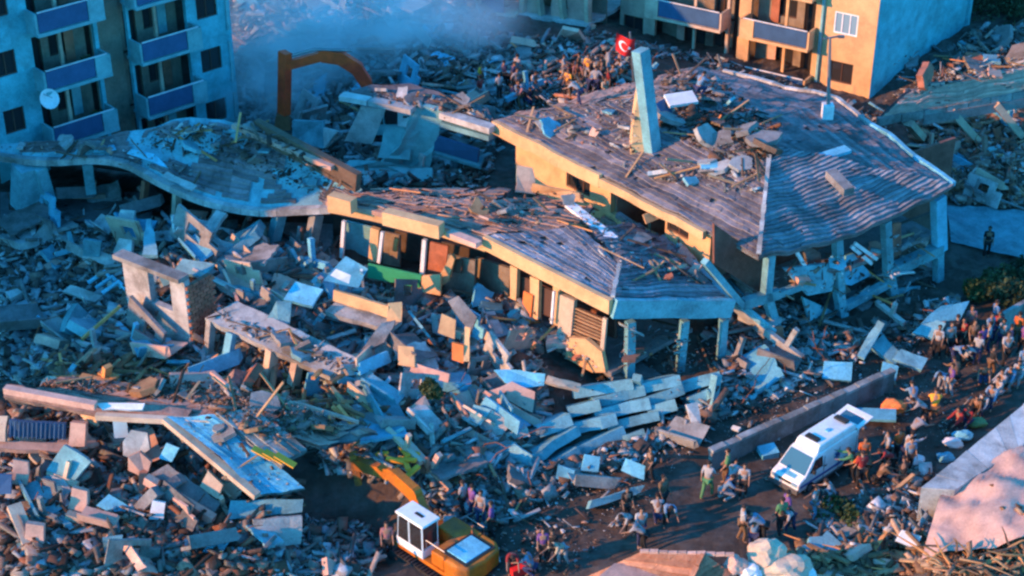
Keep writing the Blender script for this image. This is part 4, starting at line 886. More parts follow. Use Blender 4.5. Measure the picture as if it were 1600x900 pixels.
# ribs on the blue balcony front, edges of sloping floors, openings under the long balcony floor
for i in range(13):
    x = 16+i*6.9; beam((x, 684-i*-.2, 2.45), (x+1, 658+i*.4, 3.15), .05, .05, 'blue_paint', 'thin upright rib of the long blue balcony front', 'rib', 'rib', 'ribs of the blue balcony front')
beam((228, 748, 1.95), (334, 812, .95), .3, .34, 'dust_pink', 'pink edge beam of the dark sloping floor'); beam((104, 806, 1.4), (240, 846, .6), .3, .34, 'cream_pale', 'long cream edge beam sloping down at bottom left', )
beam((36, 856, 1.0), (150, 908, .1), .3, .34, 'cream_pale', 'cream edge beam of the lowest floor at the corner')
beam((22, 790, 1.9), (46, 850, 1.1), .5, .3, 'cream_pale', 'cream upright left of the lowest floor'); beam((225, 735, 1.9), (222, 812, .8), .3, .3, 'brick', 'brick-red post under the dark sloping floor')
beam((330, 500, 2.9), (325, 560, 1.2), .3, .3, 'concrete', 'first post from the left under the long balcony floor'); beam((362, 520, 2.7), (352, 578, 1.2), .35, .3, 'sheet_blue', 'light blue leaning post under the long balcony floor')
beam((426, 545, 2.5), (420, 590, 1.2), .45, .35, 'cream_pale', 'cream post under the long balcony floor'); beam((466, 562, 2.3), (458, 600, 1.2), .4, .35, 'cream_pale', 'last cream post under the long balcony floor')
beam((8, 608, 4.1), (150, 634, 3.9), .3, .25, 'dust_pink', 'ragged pinkish ridge along the far left roof strip')
beam((150, 650, 3.5), (330, 660, 3.55), .25, .22, 'cream_pale', 'thin pale roof edge running into the bright blue sheet')
beam((258, 655, 3.6), (402, 775, 2.15), .3, .22, 'cream_pale', 'pale edge strip down the left side of the bright blue roof')
beam((128, 530, 1.6), (188, 478, 2.8), .12, .12, 'wood_yellow', 'long pale yellow pole leaning in the left rubble', 'pole', 'wooden_pole')
beam((890, 320, 4.9), (958, 374, 4.75), .5, .12, 'white_trim', 'pale grey sheet strip lying across the centre roof', 'metal sheet', 'metal_sheet')
beam((1108, 440, 3.2), (1215, 540, .8), .25, .3, 'concrete', 'long beam slanting down between the two collapsed buildings'); beam((1140, 462, 3.0), (1210, 520, 1.6), .2, .25, 'teal_concrete', 'shorter slanting beam beside the long one')
beam((965, 335, 4.2), (1090, 425, 3.2), .25, .25, 'dark_concrete', 'dark broken gutter between the centre roof and the cream wall')
beam((1212, 510, 1.6), (1216, 560, .4), .5, .4, 'brick', 'rusty red post stub at the corner of the big building')
# terracotta roof and debris at the bottom edge
tr_ = root('tiled_roof', P(1030, 880, 2.5), 'orange-red tiled roof corner at the bottom edge of the picture', 'roof')
a, b, c, d = P(905, 935, 2.2), P(1160, 935, 2.2), P(1100, 864, 3.0), P(1005, 862, 3.1)
roof_face(tr_, P(860, 925, .5), P(1040, 985, .9), P(1000, 864, 2.3), P(1098, 868, 2.6), 11, 'tile_red', amp=.05, lip=.05)
roof_face(tr_, P(1040, 985, .9), P(1165, 910, 1.6), P(1098, 868, 2.6), P(1102, 867, 2.6), 9, 'tile_red', amp=.05, lip=.05)
capline(tr_, P(1000, 863, 2.35), P(1148, 868, 2.6), 'dust_pink', w=.14, seg=.3, amp=.04, lift=.02); capline(tr_, P(1098, 868, 2.6), P(1040, 985, 1.25), 'tile_red', w=.16, amp=.04, lift=.05)
m = MB(); m.poly([P(900, 930, 1.9), P(1160, 930, 1.9), P(1120, 880, 1.9), P(960, 880, 1.9)], 1.8); part('wall', m, 'dust_pink', tr_)
lump(1196, 866, 2.2, (.65, .5, .55), 'biggest pinkish white plaster lump right of the tiled roof', 'cream_pale', 1); lump(1226, 886, 1.9, (.85, .6, .4), 'long whitish plaster lump below the biggest one', 'cream_pale', 5)
lump(1150, 882, 2.1, (.4, .35, .3), 'small pink plaster lump touching the tiled roof', 'dust_pink', 9); lump(1252, 892, 1.6, (.5, .4, .3), 'pale plaster lump at the right end of the white lumps', 'white_trim', 3); lump(1172, 892, 1.9, (.4, .4, .25), 'low white plaster lump at the bottom edge', 'white_trim', 7)

# retaining wall and pink bank at lower right
rw = root('retaining_wall', P(1520, 720, 2), 'pale blue-white broad wall top running down the right edge', 'wall')
nseg = 9
for i in range(nseg):
    s0, s1 = i/nseg, (i+.99)/nseg; o0 = P(1440, 762, 2.5); o1 = P(1640, 598, 2.5); i0 = P(1492, 765, 2.5); i1 = P(1640, 668, 2.5)
    m = MB(); q = [o0.lerp(o1, s0), o0.lerp(o1, s1), i0.lerp(i1, s1), i0.lerp(i1, s0)]
    q = [a+V(R.uniform(-.02, .02), R.uniform(-.02, .02), R.uniform(-.012, .012)) for a in q]; m.poly(q, 2.6); part('coping_block', m, 'pale_concrete', rw)
bk = MB(); NB = 26; p00, p10, p01, p11 = P(1440, 872, 1.8), P(1660, 830, 3.0), P(1470, 770, 2.35), P(1660, 655, 2.45)
g_ = []
for j in range(NB+1):
    for i in range(NB+1):
        p = p00.lerp(p10, i/NB).lerp(p01.lerp(p11, i/NB), j/NB); g_.append(p+V(0, 0, .26*fbm(p.x*.8, p.y*.8, 2, 5)+.35*math.sin(math.pi*i/NB)*math.sin(math.pi*j/NB)))
bk.add(g_, [(j*(NB+1)+i, j*(NB+1)+i+1, (j+1)*(NB+1)+i+1, (j+1)*(NB+1)+i) for j in range(NB) for i in range(NB)])
ob = part('bank', bk, 'dust_pink', None); ob.data.polygons.foreach_set('use_smooth', [True]*len(ob.data.polygons)); ob.name = 'earth_bank'; ob['kind'] = 'structure'
# yard wall beside the van
yw = root('yard_wall', P(1250, 660, 0), 'long low grey concrete yard wall behind the white van', 'wall')
ya, yb = P(1108, 740, 0), P(1392, 612, 0); n = 14
for i in range(n):
    p, q = ya.lerp(yb, i/n), ya.lerp(yb, (i+.985)/n); z0 = min(ground(p.x, p.y), 0)-.2; dz = R.uniform(-.03, .03)
    m = MB(); m.bar(p+V(0, 0, .35), q+V(0, 0, .35), .2, 1.3); part('wall_panel', m, 'dark_concrete', yw)
    m = MB(); m.bar(p+V(0, 0, 1.06+dz), q+V(0, 0, 1.06+dz), .3, .12); part('coping', m, 'concrete', yw)
yw2 = root('yard_wall', P(1580, 490, 0), 'short grey yard wall behind the crowd at the right edge', 'wall')
for i in range(4):
    p, q = P(1562+i*14, 520-i*8, 0), P(1576+i*14-.3, 512-i*8, 0); m = MB(); m.bar(p+V(0, 0, .4), q+V(0, 0, .4), .2, 1.2); part('wall_panel', m, 'concrete', yw2)
# collapsed roof at upper right with leaning posts
ur = root('collapsed_roof', P(1480, 150, 3), 'fallen pinkish tiled roof propped on leaning posts at the right edge', 'roof')
ra, rb2, rc, rd = P(1372, 186, 3.6), P(1680, 128, 3.8), P(1680, 88, 5.2), P(1425, 140, 4.9)
roof_face(ur, ra, rb2, rd, rc, 14, 'dust_pink', amp=.16, lip=.06, drop=.04)
for i in range(9):
    p, q = ra.lerp(rb2, i/9), ra.lerp(rb2, (i+.96)/9); m = MB(); m.bar(p+V(0, 0, -.15), q+V(0, 0, -.15+R.uniform(-.06, .06)), .3, .42); part('eave_beam', m, 'concrete', ur)
for a, b in (((1485, 172, 3.4), (1528, 220, 1.4)), ((1555, 162, 3.4), (1596, 212, 1.4)), ((1420, 192, 3.2), (1440, 215, 1.8))):
    m = MB(); m.bar(P(*a), P(*b), .45, .35); part('post', m, 'cream_pale', ur)
beam((1440, 185, 3.2), (1600, 158, 3.2), .5, .5, 'dark_concrete', 'dark beam beneath the fallen pinkish roof')
# road slab right of the big building
road = MB(); q = [P(1478, 330, .12), P(1640, 340, .12), P(1640, 420, .12), P(1485, 385, .12)]; NB = 14; g_ = []
for j in range(NB+1):
    for i in range(NB+1):
        p = q[0].lerp(q[1], i/NB).lerp(q[3].lerp(q[2], i/NB), j/NB); z = ground(p.x, p.y); g_.append(V(p.x, p.y, max(z, .3)+.06+.04*fbm(p.x, p.y)))
road.add(g_, [(j*(NB+1)+i, (j+1)*(NB+1)+i, (j+1)*(NB+1)+i+1, j*(NB+1)+i+1) for j in range(NB) for i in range(NB)])
orr = part('road', road, 'teal_concrete', None); orr['kind'] = 'structure'

# block added out of view on the left to shade the left ruins
sb = root('apartment_building', V(-45, 52, 0), 'added unseen block casting shade on the left ruins, outside the picture', 'building')
Os = V(-45, 43.5, 0); block(sb, Os, V(0, 1, 0), V(1, 0, 0), 23, 4, 3.1, [(2, 3.5, 'win'), (5, 9, 'bal'), (11, 12.5, 'win'), (14, 18, 'bal'), (20, 21.5, 'win')], 'cream', core=9)

sb2 = root('apartment_building', V(-33, 66, 0), 'second added unseen block casting shade on the wavy roof, outside the picture', 'building')  # another block added out of view, shades the wavy roof and back ruin
block(sb2, V(-33, 56.5, 0), V(0, 1, 0), V(1, 0, 0), 16, 5, 2.9, [(2, 3.5, 'win'), (5, 9, 'bal'), (10, 11.5, 'win')], 'render_shade_blue', core=7)

# ================================================================== vehicles
def local(mb, M):                                # transform local mesh to world
    for i, v in enumerate(mb.v): mb.v[i] = M @ v
    return mb
# white ambulance van, +X is its front
vf, vr = P(1218, 777, 0), P(1322, 709, 0); vd = (vf-vr).normalized(); vc = (vf+vr)/2
gz = .12; VM = Matrix.Translation(V(vc.x, vc.y, gz)) @ Matrix.Rotation(math.atan2(vd.y, vd.x), 4, 'Z') @ Matrix.Scale(.74, 4)
van = root('ambulance_van', V(vc.x, vc.y, gz), 'white ambulance van with raised roof and open tailgate in the yard', 'ambulance')
def vp(name, mb, m, par=None, label=None): return part(name, local(mb, VM), m, par or van, label)
prof = [(-2.45, .35), (-2.48, 1.0), (-2.40, 1.88), (-2.2, 1.98), (.95, 1.98), (1.18, 1.90), (1.98, 1.12), (2.38, .98), (2.50, .82), (2.50, .35)]
m = MB(); k = len(prof); hw = lambda z: .90 if z < 1.05 else .90-.13*(z-1.05)/.95
L_ = [V(x, hw(z), z) for x, z in prof]; R_ = [V(x, -hw(z), z) for x, z in prof]
Li = [V(x*.995, .90-.0, z) for x, z in prof]
m.add(L_+R_, [tuple(range(k-1, -1, -1)), tuple(range(k, 2*k))]+[(i, (i+1) % k, k+(i+1) % k, k+i) for i in range(k)])
body = vp('body', m, 'van_white'); bv = body.modifiers.new('b', 'BEVEL'); bv.width = .06; bv.segments = 3; bv.limit_method = 'ANGLE'
m = MB(); rp = [(-2.34, 1.96), (-2.30, 2.28), (-2.1, 2.36), (.62, 2.36), (.80, 2.28), (.95, 1.96)]; k = len(rp)
m.add([V(x, .74-.16*(z-1.96), z) for x, z in rp]+[V(x, -.74+.16*(z-1.96), z) for x, z in rp], [tuple(range(k-1, -1, -1)), tuple(range(k, 2*k))]+[(i, (i+1) % k, k+(i+1) % k, k+i) for i in range(k)])
rr_ = vp('raised_roof', m, 'van_white'); bv = rr_.modifiers.new('b', 'BEVEL'); bv.width = .06; bv.segments = 2
m = MB(); m.box((.42, 0, 2.40), (.34, .75, .14)); vp('roof_vent', m, 'rubber')
m = MB(); m.box((-1.95, 0, 2.40), (.34, .75, .14)); vp('roof_vent', m, 'rubber')
m = MB(); m.box((-.7, .1, 2.385), (.28, .2, .06)); vp('roof_hatch', m, 'sheet_blue')
m = MB(); m.poly([V(1.20, .70, 1.875), V(1.20, -.70, 1.875), V(1.93, -.80, 1.165), V(1.93, .80, 1.165)], .03, V(.7, 0, .7)); 
for v_ in m.v: v_ += V(.018, 0, .018)
vp('windscreen', m, 'glass_blue')
for s_ in (1, -1):
    m = MB(); n_ = V(0, s_, .12).normalized(); y = lambda z: s_*(hw(z)+.006)
    m.poly([V(.55, y(1.18), 1.18), V(1.62, y(1.18), 1.18), V(1.15, y(1.75), 1.75), V(.55, y(1.78), 1.78)], .02, n_); vp('side_window', m, 'glass_dark')
    m = MB(); m.box((0, s_*.905, .70), (4.7, .03, .13)); vp('blue_stripe', m, 'van_blue')
    m = MB(); m.box((-.2, s_*.9, .36), (4.3, .05, .16)); vp('sill', m, 'steel')
    m = MB(); m.box((2.47, s_*.62, .80), (.1, .36, .17)); vp('headlight', m, 'glass_light')
    m = MB(); m.box((1.45, s_*1.02, 1.28), (.1, .16, .22)); vp('wing_mirror', m, 'rubber')
    m = MB(); m.box((-2.47, s_*.78, .85), (.06, .14, .4)); vp('tail_light', m, 'flag_red')
    m = MB(); m.box((-2.46, s_*.72, 1.3), (.06, .12, 1.2)); vp('rear_pillar', m, 'van_white')
    for x in (.48, -.75, -2.2):
        m = MB(); m.box((x, s_*.903, 1.1), (.025, .02, 1.3)); vp('door_seam', m, 'rubber')
    m = MB(); m.box((.35, s_*.915, 1.12), (.16, .03, .05)); vp('door_handle', m, 'rubber')
    for x in (1.55, -1.5):
        m = MB(); m.tube([V(x, s_*.74, .32), V(x, s_*.93, .32)], .33, 18); w_ = vp('wheel', m, 'rubber')
        m = MB(); m.tube([V(x, s_*.90, .32), V(x, s_*.945, .32)], .18, 12); vp('rim', m, 'steel', w_)
    m = MB()
    for q in range(3):
        m.box((-.6, s_*.908, 1.35), (.10, .015, .5), Matrix.Rotation(q*math.pi/3, 3, 'Y'))
    vp('star_emblem', m, 'van_blue')
m = MB(); m.box((2.50, 0, .46), (.16, 1.8, .26)); vp('bumper', m, 'steel')
m = MB(); m.box((2.50, 0, .80), (.05, .8, .12)); vp('grille', m, 'rubber')
m = MB(); m.box((2.17, 0, 1.065), (.26, .9, .012), Matrix.Rotation(rad(19), 3, 'Y')); vp('bonnet_lettering', m, 'sheet_blue')
m = MB(); m.box((-2.475, 0, 1.15), (.05, 1.45, 1.4)); vp('rear_dark_plate', m, 'interior')  # dark plate standing for the unlit inside under the raised tailgate
# tailgate swung up, with its window
TM = Matrix.Translation(V(-2.36, 0, 2.0)) @ Matrix.Rotation(rad(8), 4, 'Y')
m = MB(); ops = [(.22, .86, -.6, .6)]
for (x0, x1, y0, y1) in ((0, .22, -.82, .82), (.86, 1.25, -.82, .82), (.22, .86, -.82, -.6), (.22, .86, .6, .82)): m.box((-(x0+x1)/2, (y0+y1)/2, 0), (x1-x0, y1-y0, .08))
local(m, TM); tg = vp('tailgate', m, 'van_white')
m = MB(); m.box((-.54, 0, 0), (.64, 1.2, .03)); local(m, TM); vp('pane', m, 'glass_blue', tg)
m = MB(); m.tube([TM @ V(-.7, .75, -.04), V(-2.4, .75, 1.5)], .02); vp('gas_strut', m, 'steel')

# excavators, +X is forward
def excavator(loc, ang, label, s=1.0, paint='digger_orange', boom=None, hood=True, cabw='van_white', boomc=None, bw=.42):
    ex = root('excavator', loc, label, 'excavator'); M0 = Matrix.Translation(loc) @ Matrix.Rotation(ang, 4, 'Z') @ Matrix.Scale(s, 4)
    def ep(name, mb, m, par=None, bev=0):
        o = part(name, local(mb, M0), m, par or ex)
        if bev: b = o.modifiers.new('b', 'BEVEL'); b.width = bev; b.segments = 3; b.limit_method = 'ANGLE'
        return o
    for sy in (1, -1):
        m = MB(); pr_ = [(-1.9, .1), (-2.2, .45), (-1.9, .85), (1.9, .85), (2.2, .45), (1.9, .1)]; k = 6
        m.add([V(x, sy*1.05, z) for x, z in pr_]+[V(x, sy*1.6, z) for x, z in pr_], [tuple(range(6)), tuple(range(11, 5, -1))]+[(i, i+6, (i+1) % 6+6, (i+1) % 6) for i in range(6)])
        tk = ep('track', m, 'rubber')
        for i in range(18):
            m = MB(); m.box((-1.8+i*.21, sy*1.325, .88), (.12, .58, .06)); ep('track_shoe', m, 'black_metal', tk)
    m = MB(); m.tube([V(0, 0, .7), V(0, 0, 1.05)], .8, 16); ep('turntable', m, 'black_metal')
    m = MB(); m.box((-.2, 0, 1.12), (4.3, 2.6, .2)); ep('deck', m, paint)
    m = MB(); cw = [(-2.2, -1.3), (-2.65, -1.0), (-2.8, 0), (-2.65, 1.0), (-2.2, 1.3), (-1.3, 1.3), (-1.3, -1.3)]
    m.poly([V(x, y, 2.02) for x, y in cw], .98); ep('counterweight', m, paint, bev=.14)
    m = MB(); m.box((-.35, -.72, 1.6), (1.9, 1.12, .78)); ep('engine_cover', m, paint, bev=.06)
    m = MB(); m.box((-.9, .3, 1.60), (.85, 1.9, .74)); ep('engine_cover', m, paint, bev=.06)
    if hood:
        m = MB(); m.box((-1.72, .05, 2.05), (1.25, 1.55, .08)); hp = ep('hood_panel', m, 'sheet_blue', bev=.02)
        m = MB(); m.box((-1.72, .05, 2.015), (1.55, 1.9, .07)); ep('hood_seal', m, 'rubber')
    m = MB(); m.tube([V(-1.0, -.9, 1.95), V(-1.0, -.9, 2.45)], .07, 8); ep('exhaust', m, 'rust')
    for y in (-1.25, 1.25):
        m = MB(); m.tube([V(-1.4, y, 1.9), V(-1.4, y, 2.4), V(-.2, y, 2.4), V(-.2, y, 1.9)], .03, 6); ep('handrail', m, 'steel')
    # cab on the +Y side
    c0, c1, y0, y1, z0, z1 = .0, 1.75, .30, 1.32, 1.22, 2.98
    for (x, y) in ((c0+.04, y0+.04), (c0+.04, y1-.04), (c1-.04, y0+.04), (c1-.04, y1-.04), ((c0+c1)/2+.05, y1-.04)):
        m = MB(); m.bar((x, y, z0), (x-(.12 if x > 1 else 0), y, z1), .08, .08); ep('cab_pillar', m, cabw)
    m = MB(); m.box(((c0+c1)/2, (y0+y1)/2, z0+.22), (c1-c0, y1-y0, .44)); ep('cab_base', m, cabw)
    m = MB(); m.box(((c0+c1)/2-.05, (y0+y1)/2, z1+.06), (c1-c0+.12, y1-y0+.12, .14)); rf = ep('cab_roof', m, cabw, bev=.05)
    m = MB(); m.box((c0+.7, (y0+y1)/2, z1+.14), (.5, .16, .03)); ep('roof_vent', m, 'rubber', rf)
    for (p, sz) in ((((c0+c1)/2-.45, y1-.02, 2.15), (.75, .02, 1.35)), (((c0+c1)/2+.42, y1-.02, 2.15), (.7, .02, 1.35)), ((c1-.1, (y0+y1)/2, 2.2), (.02, .9, 1.3)), ((c0+.02, (y0+y1)/2, 2.3), (.02, .9, 1.1)), (((c0+c1)/2, y0+.02, 2.2), (1.5, .02, 1.3))):
        m = MB(); m.box(p, sz); ep('pane', m, 'glass_dark')
    m = MB(); m.box((.55, .8, 1.75), (.5, .5, .9)); ep('driver_seat', m, 'rubber')
    bp = boom or [(1.2, 1.6), (2.2, 3.4), (3.6, 3.9), (5.6, 2.8)]; sp_ = bp[-1]
    m = MB(); hs_ = [.5, .75, .7, .4] if len(bp) == 4 else [.45, .6, .72, .72, .6, .36]
    for i in range(len(bp)-1):
        m.bar((bp[i][0], -.25, bp[i][1]), (bp[i+1][0], -.25, bp[i+1][1]), bw, bw/.42*(hs_[i]+hs_[i+1])/2)
        if i: m.tube([V(bp[i][0], -.47, bp[i][1]), V(bp[i][0], -.03, bp[i][1])], hs_[i]/2*1.02, 14)
    ep('boom', m, boomc or paint)
    return ex, ep
gzn = -.75
gzn = -1.0
ex1, ep1 = excavator(P(694, 886, gzn), math.atan2(.70, -.72), 'orange excavator with white cab roof and blue hood panel at the bottom', s=.78, boom=[(1.2, 1.5), (2.2, 3.0), (3.6, 3.35), (6.4, 2.6)])
m = MB(); m.bar((6.5, -.25, 3.1), (5.9, -.25, .3), .34, .5); ep1('stick', m, 'digger_orange')
m = MB(); m.tube([V(3.6, -.25, 3.75), V(5.0, -.25, 3.6)], .09, 8); m.tube([V(5.0, -.25, 3.6), V(6.4, -.25, 3.1)], .05, 8); ep1('hydraulic_ram', m, 'steel')
m = MB()
bk_ = [(6.1, .4), (6.7, .1), (6.8, -.5), (6.2, -.9), (5.5, -.7)]
for y in (-.8, .3): m.poly([V(x, y, z) for x, z in bk_], .05, V(0, 1, 0))
for a, b in zip(bk_[:-1], bk_[1:]): m.add([V(a[0], -.8, a[1]), V(b[0], -.8, b[1]), V(b[0], .3, b[1]), V(a[0], .3, a[1])], [(0, 1, 2, 3)])
ep1('bucket', m, 'rust')
ex2, ep2 = excavator(P(630, 222, 1.0), math.pi*1.0, 'rust red excavator arm reaching over the smoking rubble behind', s=.95, paint='render_grey', hood=False, cabw='render_grey', boomc='digger_red', bw=.42, boom=[(1.6, 2.2), (1.9, 3.4), (2.4, 4.3), (3.2, 4.85), (4.2, 5.0), (6.3, 4.4)])
m = MB(); m.bar((6.2, -.25, 5.2), (6.5, -.25, 1.6), .45, .65); ep2('stick', m, 'digger_red')
m = MB(); m.tube([V(2.6, -.25, 5.3), V(4.6, -.25, 5.35), V(6.2, -.25, 4.9)], .09, 8); ep2('hydraulic_ram', m, 'steel')
m = MB(); m.box((6.6, -.25, 1.2), (.9, .9, .8), taper=.7); ep2('bucket', m, 'rust')

# ================================================================== people
def skin_mesh(verts, edges, radii, rooti, mname, sub=1):
    me = bpy.data.meshes.new('tmp'); me.from_pydata(verts, edges, []); o = bpy.data.objects.new('tmp', me); COL.objects.link(o)
    md = o.modifiers.new('s', 'SKIN'); md.use_smooth_shade = True
    for i, sv in enumerate(me.skin_vertices[0].data): sv.radius = radii[i] if isinstance(radii[i], tuple) else (radii[i], radii[i]); sv.use_root = (i == rooti)
    if sub: ss = o.modifiers.new('u', 'SUBSURF'); ss.levels = sub; ss.render_levels = sub
    dg = bpy.context.evaluated_depsgraph_get(); r = bpy.data.meshes.new_from_object(o.evaluated_get(dg))
    bpy.data.objects.remove(o); r.materials.clear(); r.materials.append(MATS[mname]); r.polygons.foreach_set('use_smooth', [True]*len(r.polygons)); return r
def figure(pose):
    g_ = dict(lean=0, crouch=0, step=.1, armL=(.12, -.1), armR=(.12, -.1), sit=False, turn=0); g_.update(pose)
    hip = .93 if not g_['sit'] else .42
    hip -= g_['crouch']
    ln = g_['lean']
    def sp(h, x=0, f=0): return V(x, math.sin(ln)*h+f*math.cos(ln), hip+math.cos(ln)*h-f*math.sin(ln))
    J = {}; J['pel'] = V(0, 0, hip); J['wai'] = sp(.18); J['che'] = sp(.38, 0, .01); J['nec'] = sp(.54); J['hd0'] = sp(.62, 0, .02); J['hd1'] = sp(.71, 0, .03); J['hd2'] = sp(.79, 0, .01)
    E_ = [('pel', 'wai'), ('wai', 'che'), ('che', 'nec'), ('nec', 'hd0'), ('hd0', 'hd1'), ('hd1', 'hd2')]
    rd = {'pel': (.155, .115), 'wai': (.135, .10), 'che': (.165, .115), 'nec': .058, 'hd0': .07, 'hd1': (.082, .098), 'hd2': .062}
    for s, side in ((1, 'L'), (-1, 'R')):
        fwd, sw = g_['arm'+side]                   # fwd angle, sideways angle
        J['sh'+side] = sp(.48, .185*s); d1 = V(s*math.sin(abs(sw)), math.sin(fwd)*math.cos(sw), -math.cos(fwd)*math.cos(sw))
        J['el'+side] = J['sh'+side]+d1*.28; f2 = fwd+.45; d2 = V(s*math.sin(abs(sw))*.3, math.sin(f2), -math.cos(f2)).normalized()
        J['wr'+side] = J['el'+side]+d2*.25; J['pa'+side] = J['wr'+side]+d2*.085
        rd['sh'+side] = .062; rd['el'+side] = .042; rd['wr'+side] = .028; rd['pa'+side] = (.040, .018)
        E_ += [('che', 'sh'+side), ('sh'+side, 'el'+side), ('el'+side, 'wr'+side), ('wr'+side, 'pa'+side)]
        for q, (ox, ln_) in enumerate(((-.03, .07), (-.01, .08), (.01, .075), (.03, .06))):
            a = 'f%d%s' % (q, side); b = 'g%d%s' % (q, side); J[a] = J['pa'+side]+V(0, ox, 0)*1+d2*ln_*.5; J[b] = J[a]+(d2+V(-s*.5, 0, 0)).normalized()*ln_*.5
            rd[a] = .009; rd[b] = .007; E_ += [('pa'+side, a), (a, b)]
        t = 't'+side; J[t] = J['wr'+side]+d2*.05+V(0, .05, 0); rd[t] = .010; E_ += [('wr'+side, t)]
        st = g_['step']*s
        J['hp'+side] = V(.095*s, 0, hip-.05); cr = g_['crouch']
        if g_['sit']:
            J['kn'+side] = V(.13*s, .42, .46); J['an'+side] = V(.13*s, .45+.05*s, .09)
        else:
            J['kn'+side] = V(.11*s, st*.6+.06+cr*.9, .48-cr*.25); J['an'+side] = V(.11*s, st-(.04 if cr == 0 else .05), .085)
        J['to'+side] = J['an'+side]+V(.02*s, .16, -.045)
        rd['hp'+side] = .09; rd['kn'+side] = .058; rd['an'+side] = .038; rd['to'+side] = (.04, .028)
        E_ += [('pel', 'hp'+side), ('hp'+side, 'kn'+side), ('kn'+side, 'an'+side), ('an'+side, 'to'+side)]
    def build(names, edges, m_, inf=0.0, sub=1, rt=None):
        ix = {n: i for i, n in enumerate(names)}
        rr = [tuple(a+inf for a in rd[n]) if isinstance(rd[n], tuple) else (rd[n]+inf,)*2 for n in names]
        return skin_mesh([tuple(J[n]) for n in names], [(ix[a], ix[b]) for a, b in edges if a in ix and b in ix], rr, ix[rt], m_, sub)
    bod = build(list(J), E_, 'skin', 0, 1, 'pel')
    bm = bmesh.new(); bm.from_mesh(bod)              # nose and ears on the head
    hd = J['hd1']; fw = (sp(.7, 0, .1)-sp(.7)).normalized(); upv = (J['hd2']-J['hd0']).normalized(); rt_ = V(1, 0, 0)
    def blob(c, r): 
        M = Matrix.Translation(c) @ Matrix.Diagonal((*r, 1)); bmesh.ops.create_icosphere(bm, subdivisions=1, radius=1, matrix=M)
    blob(hd+fw*.10-upv*.01, (.013, .02, .022)); blob(hd+rt_*.082, (.01, .018, .028)); blob(hd-rt_*.082, (.01, .018, .028))
    nv = len(bm.faces); blob(hd+fw*.09+upv*.02+rt_*.03, (.012, .012, .009)); blob(hd+fw*.09+upv*.02-rt_*.03, (.012, .012, .009)); blob(hd+fw*.092-upv*.045, (.025, .01, .006))
    bm.faces.ensure_lookup_table()
    for f in bm.faces[nv:]: f.material_index = 1
    bm.to_mesh(bod); bm.free(); bod.materials.append(MATS['hair'])
    slv = pose.get('sleeve', 'short')
    top = ['pel', 'wai', 'che', 'nec', 'shL', 'shR', 'elL', 'elR'] + (['wrL', 'wrR'] if slv == 'long' else [])
    rd['nec'] = .05
    shirt = build(top, E_, 'cloth_white', .018, 1, 'che')
    trou = build(['pel', 'hpL', 'hpR', 'knL', 'knR', 'anL', 'anR'], E_, 'cloth_navy', .02, 1, 'pel')
    hb = bmesh.new(); bmesh.ops.create_icosphere(hb, subdivisions=2, radius=1, matrix=Matrix.Translation(hd+upv*.035-fw*.018) @ Matrix.Diagonal((.098, .108, .092, 1)))
    for v_ in list(hb.verts):
        if (v_.co-hd).dot(fw) > .045 and (v_.co-hd).dot(upv) < .055 or (v_.co-hd).dot(upv) < -.045: hb.verts.remove(v_)
    hm = bpy.data.meshes.new('hair'); hb.to_mesh(hm); hb.free(); hm.materials.append(MATS['hair'])
    return bod, shirt, trou, hm
POSES = {'standing': {}, 'standing with hands on hips': dict(armL=(-.2, .7), armR=(-.2, .7)), 'walking': dict(step=.24, armL=(.5, .1), armR=(-.4, .1)), 'bending down': dict(lean=1.0, armL=(.9, .1), armR=(.7, .1), step=.15),
         'reaching out with both arms': dict(lean=.35, armL=(1.3, .15), armR=(1.1, .15), sleeve='long'), 'crouching': dict(crouch=.42, lean=.5, armL=(.9, .2), armR=(.8, .2)), 'sitting': dict(sit=True, lean=.25, armL=(.7, .1), armR=(.6, .1), sleeve='long'),
         'pointing with a raised arm': dict(armL=(2.0, .2), armR=(.1, .1), step=.12)}
FIG = {k: figure(v) for k, v in POSES.items()}
seen_labels = {}
ORD = ['', 'another ', 'a third ', 'a fourth ', 'a fifth ', 'a sixth ', 'a seventh ', 'an eighth ']
def person(px, py, shirt, trousers, pose, where, grp, z=None, ang=None, off=0):
    loc = G(px, py) if z is None else P(px, py, z)
    loc = loc+V(0, 0, off)
    base = 'person in %s top, %s trousers, %s %s' % (shirt, trousers, pose.replace('with hands on hips', 'akimbo').replace('reaching out with both arms', 'reaching').replace('pointing with a raised arm', 'pointing'), where)
    if len(base.replace(',', ' ').split()) > 15: base = base.replace(', %s trousers' % trousers, '')
    o = root('person', loc, base, 'person', grp); o.rotation_euler = (0, 0, R.uniform(0, 6.28) if ang is None else ang); o.scale = (1, 1, 1)
    sc = R.uniform(.88, .98); o.scale = (sc, sc, sc)
    b, s, t, h_ = FIG[pose]
    for nm, me_, mm_ in (('body', b, None), ('shirt', s, 'cloth_'+shirt), ('trousers', t, 'cloth_'+trousers), ('hair', h_, None)):
        c = bpy.data.objects.new(nm, me_); COL.objects.link(c); c.parent = o
        if mm_: c.material_slots[0].link = 'OBJECT'; c.material_slots[0].material = MATS[mm_]
    return o
